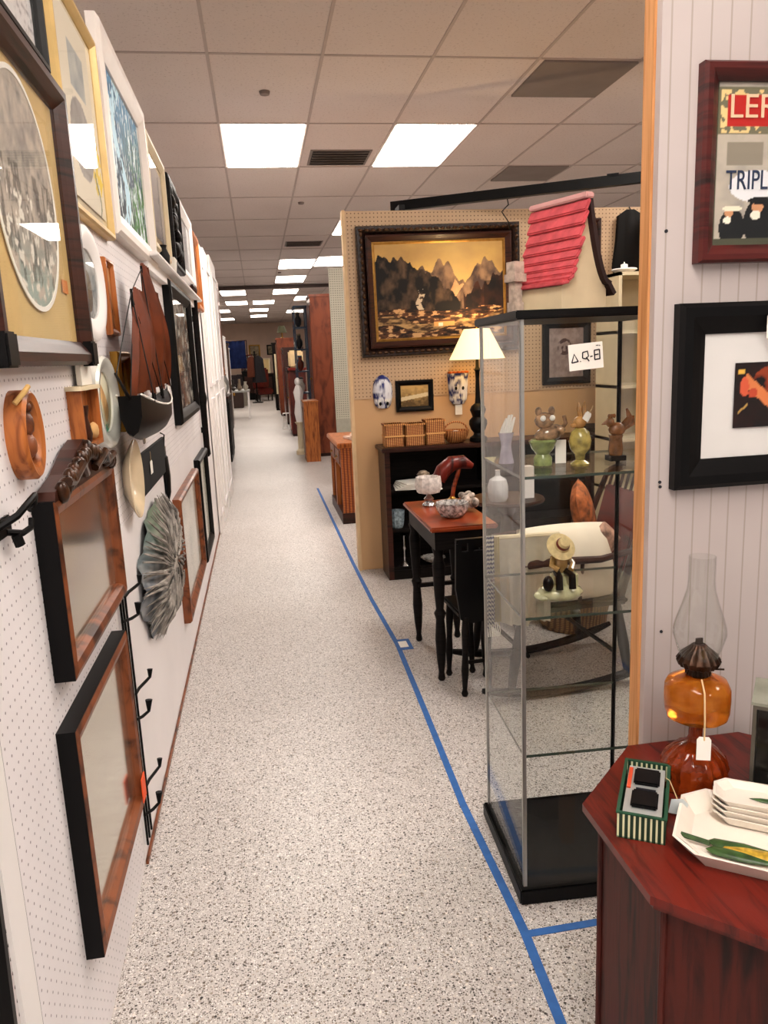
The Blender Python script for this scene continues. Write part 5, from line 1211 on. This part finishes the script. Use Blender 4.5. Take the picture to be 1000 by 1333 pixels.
for i, (x, y, h_, mat, l) in enumerate(((.76, 19.0, 1.75, W_DARK, 'dark narrow bookcase on the right beyond the red cupboard'), (.70, 22.0, 2.05, W_BROWN, 'tall brown armoire on the right far down the aisle'), (.86, 26.0, 1.9, W_BLACKISH, 'black china cabinet at the far right end of the aisle'))):
    t = thing('far_cabinet', l, 'cabinet', (x, y, 0)); MB().span(-.16, .3, -.5, .5, .06, h_).build('body', mat, t); MB().span(-.18, .32, -.52, .52, h_, h_+.05).build('cornice', mat, t); MB().span(-.15, .29, -.48, .48, 0, .06).build('plinth', W_BLACKISH, t)
    for s_ in (-1, 1):
        d = MB().span(-.175, -.16, min(s_*.03, s_*.46), max(s_*.03, s_*.46), .15, h_-.1).build('door', W_MAHOG if i != 1 else W_OAKF, t); MB().ball((-.185, s_*.08, h_*.5), (.03, .03, .03)).build('knob', BRASS, d)
t = thing('green_shade_lamp', 'dark green shaded lamp standing on the tall brown armoire', 'lamp', (.72, 21.9, 2.1)); MB().lathe([(.06, 0), (.02, .03), (.02, .15)], (0, 0, 0), 14).build('lamp_base', BRASS, t, smooth=True); MB().lathe([(.14, .15), (.08, .33)], (0, 0, 0), 18).build('lamp_shade', plain('moss_shade', '#4b4b34', .7), t, smooth=True)
t = thing('white_wire_basket', 'small white wire stand on the floor before the far cabinets', 'stand', (.55, 17.3, 0))
MB().tube(curve_pts(lambda u_: (.08*math.cos(2*PI*u_), .08*math.sin(2*PI*u_), .35), 16), .008, 6).tube(curve_pts(lambda u_: (.1*math.cos(2*PI*u_), .1*math.sin(2*PI*u_), .01), 16), .008, 6).build('hoops', WHITE, t)
MB().tube([(.08, 0, .35), (.1, 0, 0)], .008, 6).tube([(-.08, 0, .35), (-.1, 0, 0)], .008, 6).tube([(0, .08, .35), (0, .1, 0)], .008, 6).tube([(0, -.08, .35), (0, -.1, 0)], .008, 6).build('uprights', WHITE, t)

# left side beyond the boards
t = thing('orange_chest', 'orange wood chest at the left just past the white boards', 'chest', (-.66, 10.75, 0))
MB().span(-.3, .15, -.6, .6, .06, .92).build('body', W_ORANGE, t); MB().span(-.32, .17, -.62, .62, .92, .95).build('top_board', W_ORANGE, t); MB().span(-.29, .14, -.58, .58, 0, .06).build('plinth', W_DARK, t)
for z in (.12, .39, .66):
    d = MB().span(.15, .162, -.55, .55, z, z+.24).build('drawer', W_OAKF, t); MB().ball((.172, -.25, z+.12), (.03, .03, .03)).ball((.172, .25, z+.12), (.03, .03, .03)).build('knobs', BRASS, d)
t = thing('green_crate', 'yellow green crate sitting on the orange chest', 'crate', (-.58, 10.75, .95))
g = MB()
for z in (.0, .09): g.span(-.13, .1, -.25, -.235, z, z+.07).span(-.13, .1, .235, .25, z, z+.07).span(-.13, -.115, -.25, .25, z, z+.07).span(.085, .1, -.25, .25, z, z+.07)
g.span(-.13, .1, -.25, .25, 0, .01); g.build('slats', plain('olive_green', '#8f9a4a', .7, var=.3), t); MB().span(.095, .105, -.25, -.22, 0, .17).span(.095, .105, .22, .25, 0, .17).build('corner_posts', W_ORANGE, t)
t = thing('black_cabinet', 'black cabinet on the left behind the orange chest', 'cabinet', (-.66, 12.6, 0))
MB().span(-.3, .17, -.6, .6, 0, .98).build('body', BLACK, t); MB().span(-.31, .185, -.61, .61, .98, 1.0).build('top_board', W_DARK, t); MB().span(.17, .182, -.5, -.02, .1, .9).build('door', W_BLACKISH, t); MB().span(.17, .182, .02, .5, .1, .9).build('door', W_BLACKISH, t)
for i, (y, s_, l, c) in enumerate(((12.2, 1.2, 'white china vase nearest on the black cabinet', '#dedad2'), (12.6, 1.6, 'tall grey vase in the middle of the black cabinet', '#8d8a86'), (12.95, 1.3, 'brown vase farthest on the black cabinet', '#6a4028'))):
    small('cabinet_vase', MB().lathe([(a*s_, b*s_*1.3) for a, b in VP], (0, 0, 0), 18), plain('cabware%d' % i, c, .3), l, 'vase', (-.56, y, 1.0), 'vases on the black cabinet')
t = thing('white_shelf_stand', 'tall white shelf stand at the left behind the black cabinet', 'shelf unit', (-.75, 15.5, 0))
for s_ in (-1, 1): MB().span(-.15, .15, s_*.4-.015, s_*.4+.015, 0, 2.0).build('side_panel', WHITE, t)
for z in (.2, .65, 1.1, 1.55, 1.98): MB().span(-.15, .15, -.39, .39, z, z+.02).build('shelf', WHITE, t)
t = thing('far_table', 'small white legged table at the left far down the aisle', 'table', (-.62, 21.5, 0))
MB().span(-.4, .35, -.6, .6, .72, .76).build('table_top', plain('glass_grey', '#a9aaa6', .3), t)
for sx in (-.36, .31):
    for sy in (-.55, .55): MB().span(sx-.02, sx+.02, sy-.02, sy+.02, 0, .72).build('leg', WHITE, t)
g = MB(); rs = random.Random(9)
for k in range(9): small('far_knickknack', MB().lathe([(a*(.8+rs.random()), b*(.6+rs.random())) for a, b in VP], (0, 0, 0), 12), plain('knick%d' % (k % 4), ['#d8d2c8', '#2c2624', '#7a6a58', '#b0a89a'][k % 4], .4), 'small %s ornament on the far white legged table' % ['pale', 'dark', 'brown', 'grey'][k % 4], 'ornament', (-.85+.16*(k % 4), 21.1+.3*(k//4), .76), 'ornaments on the far table')
# end of the room
t = thing('blue_quilt', 'dark blue quilt hung in front of the far end wall', 'quilt', (-1.0, 32.5, 1.7))
g = MB(); N = 24
gr = [[g.bm.verts.new((-.55+1.1*i/N, .03*math.sin(i*1.3), .55*(1-2*j/6)+.1)) for i in range(N+1)] for j in range(7)]
for j in range(6):
    for i in range(N): g.bm.faces.new((gr[j][i], gr[j][i+1], gr[j+1][i+1], gr[j+1][i]))
bmesh.ops.solidify(g.bm, geom=g.bm.faces[:], thickness=.02); g.build('quilt_cloth', plain('navy_cloth', '#22356e', .9, var=.4, scale=5), t, smooth=True)
MB().tube([(-.62, 0, .66), (.62, 0, .66)], .02).build('hanging_rod', W_DARK, t); MB().tube([(-.6, 0, .66), (-.6, 0, -1.7)], .02).tube([(.6, 0, .66), (.6, 0, -1.7)], .02).build('stand_legs', W_DARK, t)
t = thing('far_sideboard', 'dark sideboard across the far end of the aisle', 'sideboard', (.35, 33.6, 0))
MB().span(-1.2, 1.0, -.25, .25, .1, .95).build('body', W_BLACKISH, t); MB().span(-1.25, 1.05, -.28, .28, .95, 1.0).build('top_board', W_DARK, t)
for x in (-1.1, .9): MB().span(x-.04, x+.04, -.22, .22, 0, .1).build('foot', W_DARK, t)
for x in (-.8, -.1, .6): MB().span(x-.3, x+.3, -.265, -.25, .2, .85).build('door', W_DARK, t)
for i, (x, w_, h_, l, c) in enumerate(((-.45, .5, .8, 'brown high backed mirror standing on the far sideboard', W_MAHOG), (.35, .35, .62, 'pale framed picture standing on the far sideboard', CREAM), (.8, .3, .95, 'dark tall clock case standing on the far sideboard', W_BLACKISH))):
    t = thing(('standing_mirror', 'standing_picture', 'mantel_clock')[i], l, ('mirror', 'picture', 'clock')[i], (x+.35-.35, 33.5, 1.0))
    MB().ring(w_, h_, FRONT(.06, .05)).build('frame', c, t, loc=(0, 0, h_/2)); MB().box((0, -.01, h_/2), (w_-.1, .02, h_-.1)).build('face', (MIRROR, MATB, WHITE)[i], t)
for (x, y, h_, l) in ((-.95, 29, 1.25, 'dark upholstered armchair at the far left of the aisle end'),):
    t = thing('far_armchair', l, 'chair', (x, y, 0)); UP = plain('dark_upholstery', '#2b2326', .9)
    MB().span(-.35, .35, -.3, .35, .2, .45, bev=.05).build('seat', UP, t); MB().span(-.35, .35, .2, .4, .4, h_-.2, bev=.06).build('backrest', UP, t)
    for s_ in (-1, 1): MB().span(s_*.35-.07, s_*.35+.07, -.3, .35, .2, .65, bev=.04).build('arm', UP, t); MB().span(s_*.3-.03, s_*.3+.03, -.25, -.2, 0, .2).build('leg', W_DARK, t)
t = thing('wingback_chair', 'brown leather high backed chair near the far sideboard', 'chair', (.15, 30.5, 0), .3)
MB().span(-.3, .3, -.3, .3, .25, .48, bev=.05).build('seat', W_MAHOG, t); MB().span(-.32, .32, .22, .36, .45, 1.25, bev=.06).build('backrest', W_MAHOG, t)
for sx in (-.25, .25):
    for sy in (-.25, .25): MB().span(sx-.02, sx+.02, sy-.02, sy+.02, 0, .25).build('leg', W_BLACKISH, t)

# more furniture crowding the far end of the aisle
def far_case(nm, label, cat, x, y, w, d, h, mat, face, side=1):
    """free standing case with panelled front toward the aisle; side = +1 stands right of the aisle"""
    t = thing(nm, label, cat, (x, y, 0)); 
    MB().span(-w/2, w/2, -d/2, d/2, .06, h, bev=.01).build('body', mat, t)
    MB().span(-w/2-.02, w/2+.02, -d/2-.02, d/2+.02, h, h+.04).build('cornice', mat, t)
    MB().span(-w/2+.01, w/2-.01, -d/2+.01, d/2-.01, 0, .06).build('plinth', W_BLACKISH, t)
    MB().box((0, -d/2-.006, h*.55), (w*.7, .012, h*.6)).build('front_panel', face, t)
    MB().ball((w*.2, -d/2-.02, h*.5), (.03, .03, .03)).build('knob', BRASS, t)
    return t
far_case('bookcase', 'dark bookcase at the left between the white shelf stand and the far table', 'bookcase', -.95, 18.2, .6, 1.0, 1.9, W_DARK, W_BROWN)
far_case('display_cabinet', 'white painted display cabinet at the left beyond the far table', 'cabinet', -1.15, 24.5, .6, .8, 1.9, WHITE, plain('grey_glass_front', '#7f8488', .3))
far_case('tall_clock', 'slender dark tall clock on the right before the far armchair row', 'clock', .62, 24.2, .32, .3, 2.0, W_BLACKISH, plain('ivory_dial', '#d8cba8', .5))
far_case('small_cupboard', 'small black cupboard in the middle of the far end', 'cupboard', -.35, 31.8, .6, .4, 1.1, BLACK, W_DARK)
far_case('pale_cupboard', 'pale wood cupboard with tan door near the far end right side', 'cupboard', .95, 30.2, .5, .4, 1.6, CREAM, MATB)
t = thing('hat_stand', 'black coat stand hung with dark coats at the far end', 'coat stand', (-.1, 29.2, 0))
MB().lathe([(.2, 0), (.2, .03), (.03, .05), (.025, 1.8), (.04, 1.85), (0, 1.9)], (0, 0, 0), 16).build('stand_pole', W_BLACKISH, t, smooth=True)
for k in range(4):
    a = k*PI/2+.4; MB().tube([(0, 0, 1.7), (.12*math.cos(a), .12*math.sin(a), 1.78)], .012).build('peg', BLACKM, t)
MB().lathe([(.05, 1.72), (.16, 1.6), (.2, 1.1), (.24, .75), (.2, .74)], (.12, 0, 0), 24, flute=.12, nf=6).build('dark_coat', plain('charcoal_wool', '#1d1a1e', .95), t, smooth=True)
MB().lathe([(.05, 1.7), (.14, 1.6), (.17, 1.2), (.18, .95), (.15, .94)], (-.14, .02, 0), 24, flute=.12, nf=5).build('brown_coat', plain('brown_wool', '#5a2c1c', .95), t, smooth=True)
for i, (x, z, w_, h_, fm, l) in enumerate(((-1.6, 2.1, .7, .5, W_DARK, 'dark framed picture on the end wall at the left'), (-.1, 1.9, .5, .7, BRASS, 'gold framed picture in the middle of the end wall'), (.75, 2.0, .6, .45, BLACK, 'black framed picture on the end wall at the right'), (1.7, 1.9, .5, .6, W_DARK, 'brown framed picture at the far right of the end wall'))):
    picture('end_wall_picture', l, 'framed picture', 36.0, x-w_/2, x+w_/2, z-h_/2, z+h_/2, .06, .05, fm, soft('#c9b99a', '#6a5a48', 40+i), glz=False, nx=16)
for i, (x, y, c, l) in enumerate(((-.85, 26.6, '#3c2a24', 'dark brown steamer trunk on the left far floor'), (-.75, 27.6, '#8a8478', 'grey trunk behind the dark brown trunk on the far left floor'))):
    t = thing('trunk', l, 'trunk', (x, y, 0)); MB().span(-.3, .3, -.25, .25, 0, .5, bev=.02).build('box_body', plain('trunk%d' % i, c, .6), t); MB().span(-.31, .31, -.26, .26, .5, .6, bev=.03).build('lid', plain('trunk%d' % i, c, .6), t); MB().span(-.03, .03, -.27, -.25, .42, .54).build('clasp', BRASS, t)
